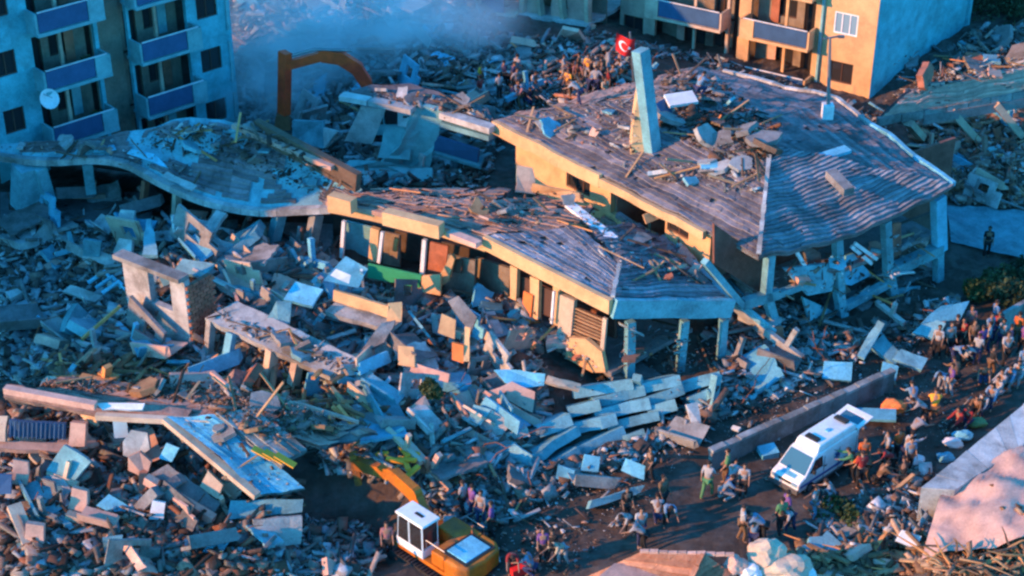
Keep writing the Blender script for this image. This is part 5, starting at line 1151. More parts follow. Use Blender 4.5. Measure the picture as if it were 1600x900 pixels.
# (x, y of the feet, top, trousers, pose)
CR = [(1487, 572, 'light blue', 'navy', 'bending down'), (1462, 560, 'white', 'black', 'standing'), (1500, 545, 'dark red', 'black', 'standing'), (1512, 530, 'pink', 'black', 'standing'), (1506, 572, 'white', 'black', 'crouching'),
      (1524, 570, 'white', 'navy', 'standing'), (1530, 560, 'purple', 'black', 'standing'), (1542, 540, 'light blue', 'navy', 'walking'), (1546, 590, 'black', 'brown', 'standing'), (1541, 552, 'white', 'navy', 'standing with hands on hips'),
      (1556, 535, 'dark red', 'navy', 'standing'), (1562, 548, 'white', 'navy', 'standing'), (1568, 572, 'white', 'black', 'walking'), (1574, 556, 'navy', 'black', 'standing'), (1586, 540, 'orange', 'brown', 'standing'), (1594, 556, 'purple', 'black', 'standing'),
      (1594, 592, 'light blue', 'grey', 'standing'), (1516, 552, 'brown', 'black', 'standing'), (1490, 545, 'black', 'black', 'standing'), (1550, 520, 'light blue', 'black', 'standing'), (1480, 556, 'grey', 'black', 'standing'), (1534, 600, 'brown', 'navy', 'crouching')]
for a in CR: person(*a, 'in the dense crowd at the right edge', 'people crowding at the right edge')
BK = [(1578, 604, 'light blue', 'grey', 'sitting'), (1590, 598, 'white', 'grey', 'sitting'), (1560, 622, 'white', 'grey', 'sitting'), (1548, 634, 'light blue', 'navy', 'sitting'), (1536, 646, 'white', 'navy', 'sitting'), (1524, 650, 'brown', 'black', 'sitting'), (1566, 612, 'grey', 'black', 'sitting'), (1512, 668, 'dark red', 'navy', 'sitting'), (1498, 672, 'dark red', 'black', 'sitting')]
for a in BK: person(*a, 'in the row beside the pale broad wall top', 'people sitting along the pale wall', ang=2.3+R.uniform(-.3, .3))
MD = [(1482, 620, 'purple', 'grey', 'standing'), (1470, 612, 'light blue', 'grey', 'bending down'), (1492, 600, 'brown', 'black', 'crouching'), (1444, 665, 'grey', 'black', 'bending down'), (1426, 640, 'light blue', 'grey', 'crouching'), (1458, 652, 'yellow', 'brown', 'crouching'), (1540, 402, 'black', 'black', 'standing')]
W_ = ['in the middle of the yard', 'in the yard bending group', 'in the yard below the crowd', 'right of the orange cloth', 'behind the orange cloth', 'between wall top and yard middle', 'alone on the road slab at right']
for a, w in zip(MD, W_): person(*a, w, 'people scattered in the yard')
VN = [(1330, 752, 'green', 'black', 'reaching out with both arms'), (1342, 762, 'dark red', 'black', 'standing'), (1352, 752, 'orange', 'brown', 'bending down'), (1346, 738, 'orange', 'brown', 'standing'), (1382, 728, 'white', 'black', 'standing'), (1400, 722, 'orange', 'black', 'standing'), (1412, 728, 'white', 'navy', 'reaching out with both arms'),
      (1418, 738, 'light blue', 'black', 'standing'), (1392, 742, 'dark red', 'black', 'bending down'), (1408, 758, 'black', 'black', 'crouching'), (1370, 760, 'brown', 'black', 'crouching'), (1420, 700, 'grey', 'black', 'bending down')]
for a in VN: person(*a, 'in the group behind the van', 'people behind the van')
NR = [(1270, 812, 'white', 'light blue', 'standing', 'close to the front corner of the van'), (1288, 800, 'black', 'grey', 'bending down', 'right of the white clad person by the van'), (1302, 790, 'grey', 'black', 'crouching', 'beside the rear wheel of the van'), (1158, 846, 'white', 'brown', 'standing', 'at the left end of the group below the van'), (1176, 850, 'light blue', 'navy', 'crouching', 'in the group below the van'),
      (1192, 850, 'light blue', 'black', 'bending down', 'in the group below the van'), (1218, 836, 'green', 'black', 'standing', 'in the group below the van'), (1234, 832, 'white', 'navy', 'bending down', 'in the group below the van'), (1226, 824, 'purple', 'black', 'standing', 'at the back of the group below the van'), (1160, 778, 'white', 'black', 'standing', 'left of the front of the van'),
      (1140, 774, 'grey', 'navy', 'bending down', 'between the yard wall and the white clad walker'), (1128, 782, 'light blue', 'grey', 'crouching', 'left of the yard wall end'), (1104, 778, 'white', 'green', 'walking', 'walking alone at the left end of the yard'), (1134, 758, 'green', 'brown', 'standing', 'by the end of the yard wall')]
for a in NR: person(*a[:6], 'people near the van')
LF = [(984, 838, 'white', 'black', 'bending down', 'in the row left of the yard'), (978, 815, 'black', 'black', 'standing', 'at the back of the row left of the yard'), (1000, 850, 'white', 'navy', 'walking', 'in the row left of the yard'), (1006, 862, 'grey', 'black', 'bending down', 'at the front of the row left of the yard'), (1028, 818, 'white', 'navy', 'crouching', 'right of the row left of the yard'),
      (1040, 820, 'light blue', 'black', 'bending down', 'rightmost of the row left of the yard'), (1034, 800, 'brown', 'black', 'standing', 'behind the crouching person left of the yard'), (1015, 752, 'black', 'black', 'standing', 'alone on the heap beside a blue panel'), (848, 880, 'purple', 'black', 'standing', 'at the bottom edge right of the excavator'), (862, 880, 'black', 'black', 'standing', 'at the bottom edge right of the excavator'),
      (880, 884, 'beige', 'grey', 'bending down', 'at the bottom edge right of the excavator'), (832, 900, 'light blue', 'navy', 'crouching', 'at the bottom edge right of the excavator'), (800, 896, 'dark red', 'black', 'bending down', 'at the bottom edge right of the excavator'), (738, 812, 'purple', 'navy', 'standing', 'behind the excavator'), (724, 806, 'grey', 'black', 'standing', 'behind the excavator'), (752, 822, 'grey', 'navy', 'standing', 'behind the excavator'), (768, 840, 'purple', 'black', 'standing', 'behind the excavator'), (606, 872, 'pink', 'black', 'standing', 'beside the cab of the orange excavator')]
for a in LF: person(*a[:6], 'people at the bottom of the rubble')
cols = ['white', 'light blue', 'black', 'brown', 'dark red', 'grey', 'white', 'navy', 'pink', 'yellow', 'beige']
for i in range(34):
    x = 745+R.random()*230; y = 172-(x-745)*.06+R.uniform(-42, 6); 
    person(x, y, cols[(i*7) % 11], ['black', 'navy', 'grey', 'brown'][(i*3) % 4], ['standing', 'bending down', 'walking', 'crouching', 'standing', 'standing with hands on hips'][i % 6], 'on the far heap behind the big roof', 'people on the far heap')
for (x, y, z, c, p_) in ((1090, 150, 6.9, 'light blue', 'crouching'), (905, 165, 5.9, 'grey', 'bending down')):
    person(x, y, c, 'navy', p_, 'on the big grey hip roof', 'people on the roof', z=z)

# ================================================================== scattered debris
def inpoly(x, y, pts):
    c = False; j = len(pts)-1
    for i in range(len(pts)):
        (a, b), (d, e) = pts[i], pts[j]
        if (b > y) != (e > y) and x < (d-a)*(y-b)/(e-b)+a: c = not c
        j = i
    return c
def inyard(p): return yard(p.x, p.y) > .55
ZONES = {  # name: (polygon in the picture, where-phrase, colour mix, wood share, size)
 'left': ([(0, 330), (230, 310), (230, 500), (130, 600), (0, 600)], 'in the dark rubble at the left edge', 'blue', .04, .8),
 'leftmid': ([(200, 340), (520, 400), (560, 620), (330, 600), (190, 560)], 'in the ruins below the wavy roof', 'mix', .2, 1.0),
 'planks': ([(90, 570), (480, 580), (640, 660), (560, 700), (330, 640), (100, 620)], 'in the brown timber heap above the bright blue roof', 'timber', .8, .9),
 'lowleft': ([(0, 640), (300, 660), (470, 780), (430, 900), (0, 900)], 'among the sloping floors at bottom left', 'pink', .05, .9),
 'centre': ([(500, 440), (740, 470), (860, 590), (830, 720), (700, 760), (480, 680)], 'in the rubble below the cream facade', 'mix', .25, .9),
 'lowmid': ([(480, 680), (720, 690), (830, 740), (1000, 690), (1090, 700), (1000, 800), (900, 900), (760, 900), (640, 780), (500, 740)], 'in the rubble left of the yard', 'blue', .15, .7),
 'pit': ([(430, 800), (600, 830), (580, 900), (400, 900)], 'at the bottom by the excavator', 'mix', .2, .7),
 'back': ([(370, 0), (770, 0), (790, 110), (760, 300), (560, 290), (440, 190), (370, 190)], 'in the smoky rubble at the back', 'blue', .12, .9),
 'heap': ([(740, 60), (1000, 90), (990, 150), (780, 190)], 'on the far heap of the crowd', 'mix', .25, .8),
 'court': ([(900, 60), (1000, 70), (1160, 110), (1350, 175), (1420, 185), (1380, 210), (1200, 150), (1080, 105), (1000, 110)], 'between the big roof and the cream block', 'mix', .25, .6),
 'rightback': ([(1500, 60), (1600, 40), (1600, 110), (1380, 160), (1500, 100)], 'on the bank right of the blue flank wall', 'mix', .15, .8),
 'rightorange': ([(1410, 190), (1600, 170), (1600, 330), (1490, 320)], 'under the fallen pinkish roof', 'orange', .3, .8),
 'rightfront': ([(1130, 440), (1330, 520), (1500, 470), (1460, 560), (1380, 610), (1100, 700), (1000, 690), (1120, 600)], 'in front of the big collapsed building', 'blue', .12, .8),
 'yardside': ([(1380, 560), (1480, 560), (1600, 600), (1480, 690), (1380, 660)], 'along the far side of the yard', 'mix', .12, .5),
 'lane': ([(1300, 770), (1460, 740), (1450, 840), (1300, 880), (1260, 860)], 'in the rubble below the van', 'blue', .15, .7),
 'brush': ([(1250, 860), (1450, 850), (1600, 800), (1600, 900), (1230, 900)], 'in the brown brushwood at the bottom right', 'brush', .8, .7),
 'foot': ([(1150, 640), (1380, 600), (1500, 640), (1430, 760), (1120, 760)], 'on the yard around the van', 'mix', .2, .4),
}
MIX = {'blue': ['teal_concrete', 'concrete', 'pale_concrete', 'sheet_blue', 'dark_concrete', 'concrete', 'dark_concrete', 'dust_pink', 'pale_concrete'], 'mix': ['concrete', 'pale_concrete', 'brick', 'cream_pale', 'dark_concrete', 'sheet_blue', 'dust_pink', 'teal_concrete'],
       'wood': ['dark_concrete', 'concrete', 'tile_pink', 'wood'], 'pink': ['dust_pink', 'teal_concrete', 'dark_concrete', 'cream_pale', 'concrete', 'brick', 'dark_concrete'], 'orange': ['dust_pink', 'brick', 'pale_concrete', 'cream_pale', 'tile_pink', 'sheet_blue', 'dark_concrete'],
       'brush': ['wood', 'brick', 'dust_pink'], 'dark': ['dark_concrete', 'concrete', 'wood_dark', 'teal_concrete', 'dark_concrete'], 'timber': ['dust_pink', 'tile_pink', 'wood', 'brick', 'cream_pale']}
CN = {'teal_concrete': 'blue-grey', 'concrete': 'grey', 'pale_concrete': 'pale grey', 'sheet_blue': 'light blue', 'dark_concrete': 'dark grey', 'white_trim': 'white', 'brick': 'brick red', 'cream_pale': 'cream', 'dust_pink': 'pinkish', 'tile_pink': 'pink-brown', 'wood': 'brown', 'wood_yellow': 'yellow', 'wood_dark': 'dark brown', 'cream': 'yellow-cream'}
SHAPES = []
for i in range(16):                              # broken plates
    n = R.choice([4, 4, 5, 6]); m = MB(); a0 = R.uniform(0, 6); w_ = R.uniform(.6, 1); pts = []
    for j in range(n):
        a = a0+6.283*(j+R.uniform(-.22, .22))/n; r = R.uniform(.38, .6); pts.append(V(math.cos(a)*r, math.sin(a)*r*w_, 0))
    m.poly(jag(pts, .16, .05), R.uniform(.08, .2)); SHAPES.append(m)
BLOCKS = []
for i in range(8):
    m = MB(); m.box((0, 0, 0), (R.uniform(.6, 1), R.uniform(.3, .6), R.uniform(.2, .45)), taper=R.uniform(.7, 1))
    for v_ in m.v: v_ += V(R.uniform(-.08, .08), R.uniform(-.08, .08), R.uniform(-.05, .05))
    BLOCKS.append(m)
cache = {}
def shared(kind, i, mname, M):
    key = (kind, i, mname)
    if key not in cache: cache[key] = M.mesh(kind, mname, V(0, 0, 0))
    return cache[key]
STACK = [(805, 600), (870, 570), (1140, 560), (1140, 650), (1040, 700), (900, 750), (800, 755)]
NOGO = [STACK, [(500, 725), (670, 735), (660, 840), (490, 860)], [(325, 505), (525, 600), (505, 625), (330, 600)], [(1150, 420), (1300, 400), (1480, 340), (1485, 480), (1400, 500), (1330, 540), (1215, 530)], [(505, 330), (690, 365), (800, 400), (960, 490), (1140, 490), (1135, 600), (950, 585), (740, 510), (620, 470), (530, 430)]]
NOGO2 = [[(200, 400), (320, 420), (320, 590), (200, 525)], [(320, 480), (540, 560), (525, 615), (325, 590)], [(0, 650), (480, 650), (480, 830), (330, 830), (0, 860)]]
def pick(poly, free=False, bigp=False):
    xs = [a for a, b in poly]; ys = [b for a, b in poly]
    while True:
        x, y = R.uniform(min(xs), max(xs)), R.uniform(min(ys), max(ys))
        if inpoly(x, y, poly) and (free or not any(inpoly(x, y, q) for q in NOGO)) and not (bigp and any(inpoly(x, y, q) for q in NOGO2)): return x, y
zarea = {}
for k, z in ZONES.items():
    p = z[0]; zarea[k] = abs(sum(p[i][0]*p[(i+1) % len(p)][1]-p[(i+1) % len(p)][0]*p[i][1] for i in range(len(p))))/2
tot = sum(zarea.values())
def put(o, loc, rot, sc, lab, cat, grp):
    o.location = loc; o.rotation_euler = rot; o.scale = sc if hasattr(sc, '__len__') else (sc,)*3; COL.objects.link(o); tagit(o, lab, cat, grp)
for zn, (poly, where, mix, wd, size) in ZONES.items():
    dens = .25 if zn in ('foot', 'yardside') else 1
    n1 = max(4, int(290*zarea[zn]/tot*dens)); n2 = max(4, int(160*zarea[zn]/tot*dens))
    for _ in range(n1):
        x, y = pick(poly, bigp=zn != 'lowleft'); p = G(x, y)
        if inyard(p): continue
        mm = R.choice(MIX[mix]); i = R.randrange(16); s = (.85 if zn == 'lowleft' else 1)*size*min(3.0, .9*R.paretovariate(2.0)); put(bpy.data.objects.new('concrete_slab', shared('concrete_slab', i, mm, SHAPES[i])), p+V(0, 0, s*R.uniform(.05, .3)),
            (R.gauss(0, .45), R.gauss(.1, .4), R.uniform(0, 6.3)), s, 'small broken %s slab %s' % (CN[mm], where), 'slab piece', 'broken slabs '+where)
    for _ in range(n2):
        x, y = pick(poly); p = G(x, y)
        if inyard(p) and R.random() < .8: continue
        mm = R.choice(MIX[mix]); i = R.randrange(8); s = size*min(1.3, .38*R.paretovariate(2.0)); put(bpy.data.objects.new('masonry_block', shared('masonry_block', i, mm, BLOCKS[i])), p+V(0, 0, s*R.uniform(.0, .3)),
            (R.gauss(0, .6), R.gauss(0, .6), R.uniform(0, 6.3)), s, '%s lump of masonry %s' % (CN[mm], where), 'masonry lump', 'masonry lumps '+where)
    n3 = int((520*wd+60)*zarea[zn]/tot*dens*(2.6 if mix in ('wood', 'brush', 'timber') else 1))
    for _ in range(n3):
        x, y = pick(poly); p = G(x, y)
        if inyard(p) and R.random() < .8: continue
        mm = R.choice(['wood', 'wood', 'wood_dark', 'wood_yellow'] if R.random() < wd+.2 else ['pale_concrete', 'concrete', 'teal_concrete']); L = R.uniform(1.0, 3.0)*size; w = R.uniform(.06, .16)
        key = ('plank', mm)
        if key not in cache: b_ = MB(); b_.box((0, 0, 0), (1, 1, .5)); cache[key] = b_.mesh('plank', mm, V(0, 0, 0))
        beamy = mm not in ('wood', 'wood_dark', 'wood_yellow')
        o = bpy.data.objects.new('beam_piece' if beamy else 'plank', cache[key]); w = w*1.8 if beamy else w
        put(o, p+V(0, 0, R.uniform(.1, .45)), (R.uniform(-.4, .4), R.gauss(0, .28), R.choice([R.uniform(0, 3.14), math.atan2(U.y, U.x)+R.gauss(0, .4)])), (L, w, w), '%s %s %s' % (CN[mm], 'broken beam piece' if beamy else 'splintered plank', where), 'beam piece' if beamy else 'plank', ('beam pieces ' if beamy else 'planks ')+where)
FR = []
for i in range(10):
    k = i % 5; m = MB(); L = R.uniform(2.2, 4.2); W2 = R.uniform(1.4, 2.4)
    if k in (0, 3):       # floor piece with upstand
        h0 = R.uniform(.5, .95); pr2 = [(0, 0), (0, h0), (.16, h0), (.16, .2), (W2, .2), (W2, 0)]; n_ = len(pr2)
        m.add([V(-L/2+R.uniform(-.1, .1), y-W2/2, z) for y, z in pr2]+[V(L/2+R.uniform(-.3, .3), y-W2/2, z) for y, z in pr2], [tuple(range(n_-1, -1, -1)), tuple(range(n_, 2*n_))]+[(j, (j+1) % n_, n_+(j+1) % n_, n_+j) for j in range(n_)])
    elif k == 1:          # wall piece with an opening, standing
        m.wallgrid(V(-L/2, 0, -.5), V(1, 0, 0), V(0, -1, 0), L, 2.3, .2, [(L*.3, L*.62, .9, 1.8), (L*.8, L, 1.5, 2.3)])
    elif k == 2:          # long floor plate, broken ends
        m.poly(jag([V(-L*.6, -W2/2, 0), V(L*.6, -W2/2, 0), V(L*.5, W2/2, 0), V(-L*.55, W2/2, 0)], .3, .1), .2)
    else:                 # beam with a stub of column
        m.bar((-L*.6, 0, 0), (L*.6, 0, 0), .32, .42); m.bar((L*.1, 0, .2), (L*.15, 0, 1.5), .3, .3, up=V(0, 1, 0))
    FR.append((m, ['floor piece with upstand', 'wall piece with an opening', 'long broken floor plate', 'floor piece with upstand', 'beam with column stub'][k], ['floor_piece', 'wall_piece', 'floor_plate', 'floor_piece', 'broken_beam'][k]))
for zn, nfr in (('left', 16), ('leftmid', 52), ('centre', 46), ('lowleft', 22), ('back', 34), ('rightfront', 20), ('rightorange', 8), ('heap', 4), ('lowmid', 3), ('planks', 2)):
    poly, where, mix, wd, size = ZONES[zn]
    for _ in range(nfr):
        x, y = pick(poly, bigp=zn != 'lowleft'); p = G(x, y)
        if inyard(p): continue
        i = R.randrange(10); mm = R.choice([q for q in MIX[mix] if q not in ('white_trim', 'brick', 'wood')]); fm, fn, fo = FR[i]
        az = R.choice([math.atan2(U.y, U.x), math.atan2(W.y, W.x), math.atan2(U.y, U.x)])+R.gauss(0, .25)
        s = R.uniform(.4, .7) if zn in ('centre', 'lowleft', 'left', 'lowmid', 'planks') else R.uniform(.42, .8)
        put(bpy.data.objects.new(fo, shared(fo+str(i), i, mm, fm)), p+V(0, 0, R.uniform(.2, .9)), (R.gauss(0, .3), R.gauss(.12, .22), az), s, '%s %s %s' % (CN[mm], fn, where), fo.replace('_', ' '), fn+'s '+where)
# twisted reinforcing bars
m = MB()
for _ in range(420):
    zn = R.choice(['left', 'leftmid', 'centre', 'lowleft', 'back', 'rightfront', 'lowmid', 'heap', 'rightorange']); x, y = pick(ZONES[zn][0]); p = G(x, y)
    if inyard(p): continue
    d = V(R.gauss(0, 1), R.gauss(0, 1), R.uniform(0, .9)).normalized(); pts = [p+V(0, 0, .2)]
    for j in range(5): d = (d+V(R.gauss(0, .35), R.gauss(0, .35), R.gauss(-.12, .3))).normalized(); pts.append(pts[-1]+d*R.uniform(.25, .5))
    m.tube(pts, .018, 4, cap=False)
thing('reinforcing_bars', m, 'rust', 'twisted rusty reinforcing bars sticking out of the rubble heaps', 'rebar', None, 'stuff')
# fine rubble: uncountable small fragments, one object per zone
PALC = {'blue': [(.34, .38, .38), (.45, .45, .44), (.25, .23, .21), (.17, .12, .10), (.55, .58, .60), (.36, .22, .17), (.12, .08, .07), (.30, .20, .15), (.62, .62, .62)], 'mix': [(.40, .38, .36), (.25, .22, .2), (.42, .2, .14), (.5, .45, .38), (.15, .11, .09), (.55, .57, .6), (.3, .36, .38), (.48, .34, .28)],
        'timber': [(.42, .22, .12), (.5, .26, .12), (.55, .33, .2), (.4, .2, .13), (.2, .1, .06), (.6, .45, .35)],
        'dark': [(.12, .09, .08), (.08, .06, .05), (.25, .22, .2), (.16, .11, .08), (.32, .33, .34), (.2, .1, .06)],
        'wood': [(.35, .21, .12), (.25, .13, .08), (.5, .32, .2), (.4, .3, .25), (.14, .09, .06), (.5, .42, .36)], 'pink': [(.45, .27, .20), (.26, .24, .22), (.15, .09, .07), (.40, .33, .28), (.35, .14, .08), (.45, .46, .48), (.12, .07, .05)],
        'orange': [(.5, .25, .15), (.4, .16, .1), (.55, .45, .38), (.2, .13, .1), (.5, .5, .52), (.3, .2, .16)], 'brush': [(.33, .18, .10), (.42, .22, .12), (.22, .12, .07), (.5, .33, .22)]}
BOXF = np.array([(3, 2, 1, 0), (4, 5, 6, 7), (0, 1, 5, 4), (1, 2, 6, 5), (2, 3, 7, 6), (3, 0, 4, 7)])
rng = np.random.default_rng(5)
def rubble(name, pts, sizes, pal, label, long_=.25):
    n = len(pts); base = np.array([(-1, -1, -1), (1, -1, -1), (1, 1, -1), (-1, 1, -1), (-1, -1, 1), (1, -1, 1), (1, 1, 1), (-1, 1, 1)])*.5
    dim = np.stack([rng.uniform(.6, 1.7, n), rng.uniform(.4, 1.1, n), rng.uniform(.08, .35, n)], 1); lg = rng.random(n) < long_; dim[lg] = np.stack([rng.uniform(2, 4.5, lg.sum()), rng.uniform(.2, .4, lg.sum()), rng.uniform(.1, .3, lg.sum())], 1)
    dim *= sizes[:, None]; v = base[None]*dim[:, None]*(1+rng.uniform(-.12, .12, (n, 8, 3)))
    az = rng.uniform(0, 6.283, n); ti = rng.normal(0, .5, n); t2_ = rng.normal(0, .4, n)
    def rot(v, a, i, j):
        c, s = np.cos(a)[:, None], np.sin(a)[:, None]; x, y = v[..., i].copy(), v[..., j].copy(); v[..., i] = c*x-s*y; v[..., j] = s*x+c*y
    rot(v, ti, 0, 2); rot(v, t2_, 1, 2); rot(v, az, 0, 1); v += pts[:, None]
    fs = (BOXF[None]+8*np.arange(n)[:, None, None]).reshape(-1, 4); me = bpy.data.meshes.new(name)
    me.vertices.add(n*8); me.vertices.foreach_set('co', v.reshape(-1).astype('f')); me.loops.add(fs.size); me.loops.foreach_set('vertex_index', fs.reshape(-1).astype('i'))
    me.polygons.add(len(fs)); me.polygons.foreach_set('loop_start', np.arange(0, fs.size, 4, dtype='i')); me.polygons.foreach_set('loop_total', np.full(len(fs), 4, dtype='i')); me.update(); me.validate()
    ca = me.color_attributes.new('col', 'FLOAT_COLOR', 'POINT'); c = np.array(pal)[rng.integers(0, len(pal), n)]*rng.uniform(.3, 1.0, (n, 1)); c = np.concatenate([c, np.ones((n, 1))], 1)
    ca.data.foreach_set('color', np.repeat(c, 8, 0).reshape(-1).astype('f')); me.materials.append(MATS['rubble'])
    o = bpy.data.objects.new(name, me); COL.objects.link(o); o['kind'] = 'stuff'; o['label'] = label; o['category'] = 'rubble'; return o
for zn, (poly, where, mix, wd, size) in ZONES.items():
    nfr = int(105000*zarea[zn]/tot); P_ = []; S_ = []
    for _ in range(nfr):
        x, y = pick(poly, True)
        z = .5
        for _i in range(2): q = P(x, y, z); z = hgt(q.x, q.y)
        yy = yard(q.x, q.y)
        if yy > .5 and R.random() < .84: continue
        z = ground(q.x, q.y)
        s = size*min(.7, .11*R.paretovariate(1.8))*(1 if yy < .5 else .45); P_.append((q.x, q.y, z+R.uniform(0, .12)+(s*.2))); S_.append(s)
    rubble('rubble', np.array(P_), np.array(S_), PALC[mix], 'fine broken rubble '+where, .5 if mix in ('wood', 'brush', 'timber') else .2)
# debris lying on the roofs (rays dropped on the built roofs)
bpy.context.view_layer.update(); dg = bpy.context.evaluated_depsgraph_get()
def drop(px, py):
    d = ray(px, py).normalized(); ok, loc, nrm, idx, ob, mtx = scn.ray_cast(dg, CAMP, d); return (loc, nrm, ob) if ok else None
ROOFZ = [([(1040, 110), (1120, 120), (1215, 200), (1200, 250), (1120, 250), (1030, 200)], 900, 'dark', 'in the torn hole of the big hip roof', .22, 14), ([(800, 190), (990, 150), (1000, 250), (950, 240)], 260, 'mix', 'on the left part of the big hip roof', .14, 8),
         ([(950, 255), (1190, 255), (1180, 300), (1060, 290)], 200, 'blue', 'on the roof between chimney pier and hip', .16, 8), ([(600, 300), (900, 300), (960, 350), (900, 360), (720, 350)], 420, 'wood', 'on the broken top of the centre roof', .11, 6),
         ([(900, 330), (980, 340), (1090, 400), (1080, 440), (960, 420), (920, 380)], 300, 'blue', 'on the sunken edge of the centre roof', .11, 5), ([(230, 190), (430, 205), (540, 290), (500, 310), (380, 260), (240, 230)], 800, 'dark', 'on the wavy left roof', .13, 10),
         ([(0, 225), (250, 215), (330, 300), (240, 265), (0, 238)], 160, 'blue', 'on the front of the wavy left roof', .14, 5), ([(1380, 90), (1600, 60), (1600, 110), (1420, 150)], 200, 'mix', 'on the upper edge of the fallen pinkish roof', .25, 8),
         ([(560, 135), (760, 165), (760, 185), (600, 160)], 160, 'blue', 'on the flat dusty roof at the back', .18, 6), ([(980, 415), (1060, 410), (1100, 440), (1000, 440)], 60, 'mix', 'near the hip of the centre roof', .16, 4),
         ([(10, 600), (300, 630), (420, 690), (560, 670), (380, 600), (100, 590)], 900, 'wood', 'on the collapsed brown roof at bottom left', .15, 10), ([(270, 650), (340, 650), (470, 760), (400, 765)], 60, 'blue', 'on the bright blue roof', .1, 2), ([(330, 480), (550, 560), (540, 585), (330, 500)], 160, 'blue', 'on the long balcony floor', .16, 5),
         ([(965, 510), (1125, 510), (1120, 580), (970, 585)], 260, 'mix', 'inside the open corner of the centre building', .15, 3), ([(1210, 420), (1460, 350), (1460, 470), (1220, 500)], 300, 'blue', 'inside the open frame of the big building', .2, 10),
         ([(745, 440), (870, 500), (940, 580), (880, 560), (750, 490)], 240, 'mix', 'on the balcony floor of the centre building', .2, 6), ([(840, 580), (1110, 590), (1060, 620), (850, 640)], 60, 'blue', 'on the stack of slabs', .08, 0)]
hits = []
for poly, n, mix, where, s0, nb in ROOFZ:
    hits.append([(drop(*pick(poly, True))) for _ in range(n)])
for (poly, n, mix, where, s0, nb), hh in zip(ROOFZ, hits):
    hh = [q for q in hh if q and q[2].name.split('.')[0] not in ('body', 'shirt', 'trousers', 'hair')]
    if len(hh) < 5: continue
    P_ = np.array([tuple(q[0]+V(0, 0, .03)) for q in hh]); rubble('rubble', P_, s0*np.minimum(2.6, rng.pareto(2.5, len(hh))*.5+.4), PALC[mix], 'fine rubble '+where, .3)
    for q in hh[:nb]:
        mm = R.choice(MIX[mix]); i = R.randrange(16); s = R.uniform(.7, 1.8)*max(s0, .18)/.22
        put(bpy.data.objects.new('concrete_slab', shared('concrete_slab', i, mm, SHAPES[i])), q[0]+V(0, 0, .1+.1*s), (R.gauss(0, .4), R.gauss(0, .4), R.uniform(0, 6.3)), s, 'loose %s slab %s' % (CN[mm], where), 'slab piece', 'loose slabs '+where)
    for q in hh[nb:nb+nb]:
        mm = R.choice(['wood', 'wood_dark', 'wood_yellow', 'wood']); key = ('plank', mm)
        if key not in cache: b_ = MB(); b_.box((0, 0, 0), (1, 1, .5)); cache[key] = b_.mesh('plank', mm, V(0, 0, 0))
        put(bpy.data.objects.new('plank', cache[key]), q[0]+V(0, 0, .2), (R.gauss(0, .3), R.gauss(0, .35), R.uniform(0, 3.1)), (R.uniform(1, 2.8), .1, .1), '%s splintered plank %s' % (CN[mm], where), 'plank', 'planks '+where)
# notable single things
def big(px, py, z, sx, sy, sz, rz, tilt, m_, label, cat, name):
    b_ = MB(); b_.box((0, 0, 0), (1, 1, 1)); o = bpy.data.objects.new(name, b_.mesh(name, m_, V(0, 0, 0))); p = P(px, py, z)
    put(o, p, (tilt, R.uniform(-.1, .1), rz), (sx, sy, sz), label, cat, None); o.scale = (sx, sy, sz); return o
big(1140, 275, 6.1, 2.1, 1.0, .12, -.5, .15, 'pale_concrete', 'pale plate lying on the big roof near the hip', 'plate', 'concrete_plate'); big(1172, 283, 6.2, 1.2, .7, .12, -.4, .1, 'white_trim', 'whitest plate beside the pale one near the hip of the big roof', 'plate', 'concrete_plate')
big(1064, 155, 7.3, 1.4, .8, .15, .3, .3, 'white_trim', 'white plate on the torn ridge of the big roof', 'plate', 'concrete_plate'); big(1044, 170, 6.9, 1.3, 1.0, .15, .9, .9, 'blue_paint', 'blue plate right of the tall wall pier', 'plate', 'concrete_plate')
big(1302, 240, 6.5, 1.6, .5, .15, .5, .1, 'sheet_blue', 'light plate on the far middle of the hip roof', 'plate', 'concrete_plate'); big(1312, 285, 6.3, .5, 1.6, .35, .35, .1, 'dark_concrete', 'sunken dark hatch in the tiled slope of the big roof', 'roof hatch', 'roof_hatch')
big(566, 375+60, 3.4, .1, .1, 1.6, 0, .6, 'white_trim', 'thin white bar leaning by the green balcony', 'bar', 'metal_bar'); big(188, 665, 2.9, .5, .2, 1.0, .2, .1, 'white_paint', 'small bright white post under the pinkish roof strip', 'post', 'white_post')
for k, (x, y) in enumerate(((150, 450), (138, 442), (160, 458))):
    m = MB(); a = P(x, y, 2.0); m.tube([a, a+V(.7, .3, .4), a+V(1.2, -.2, .1)], .1, 8); thing('white_pipe', m, 'sheet_blue', ['middle', 'left', 'right'][k]+' one of the white pipes on the left rubble slab', 'pipe')
m = MB(); a = P(120, 548, 1.3); m.poly([P(120, 545, 1.3), P(140, 558, 1.0), P(148, 550, 1.1), P(128, 530, 1.6)], .06); thing('green_board', m, 'green_paint', 'small green board at the foot of the yellow pole', 'board')
for k, (x, y, w) in enumerate(((150, 592, 1.6), (170, 585, .9), (176, 600, 2.4), (120, 598, 1.3))):
    beam((x-15*w, y-4, 2.6), (x+14*w, y+6, 2.5), .35, .12, 'wood_yellow', ['short', 'upright', 'longest', 'leftmost'][k]+' yellow timber lying on the brown timber heap', 'timber', 'timber')
beam((166, 592, 2.4), (168, 572, 3.1), .35, .2, 'wood_yellow', 'yellow timber end sticking up from the timber heap', 'timber', 'timber')
for k in range(8):
    x = 480+R.random()*70; y = 590+R.random()*50
    beam((x, y, 2.6), (x+R.uniform(15, 50), y+R.uniform(-30, 50), 1.9), .16, .12, 'wood' if k % 3 else 'wood_yellow', 'one of the thick brown timbers fanned below the balcony floor posts', 'timber', 'timber', 'timbers fanned below the balcony floor')
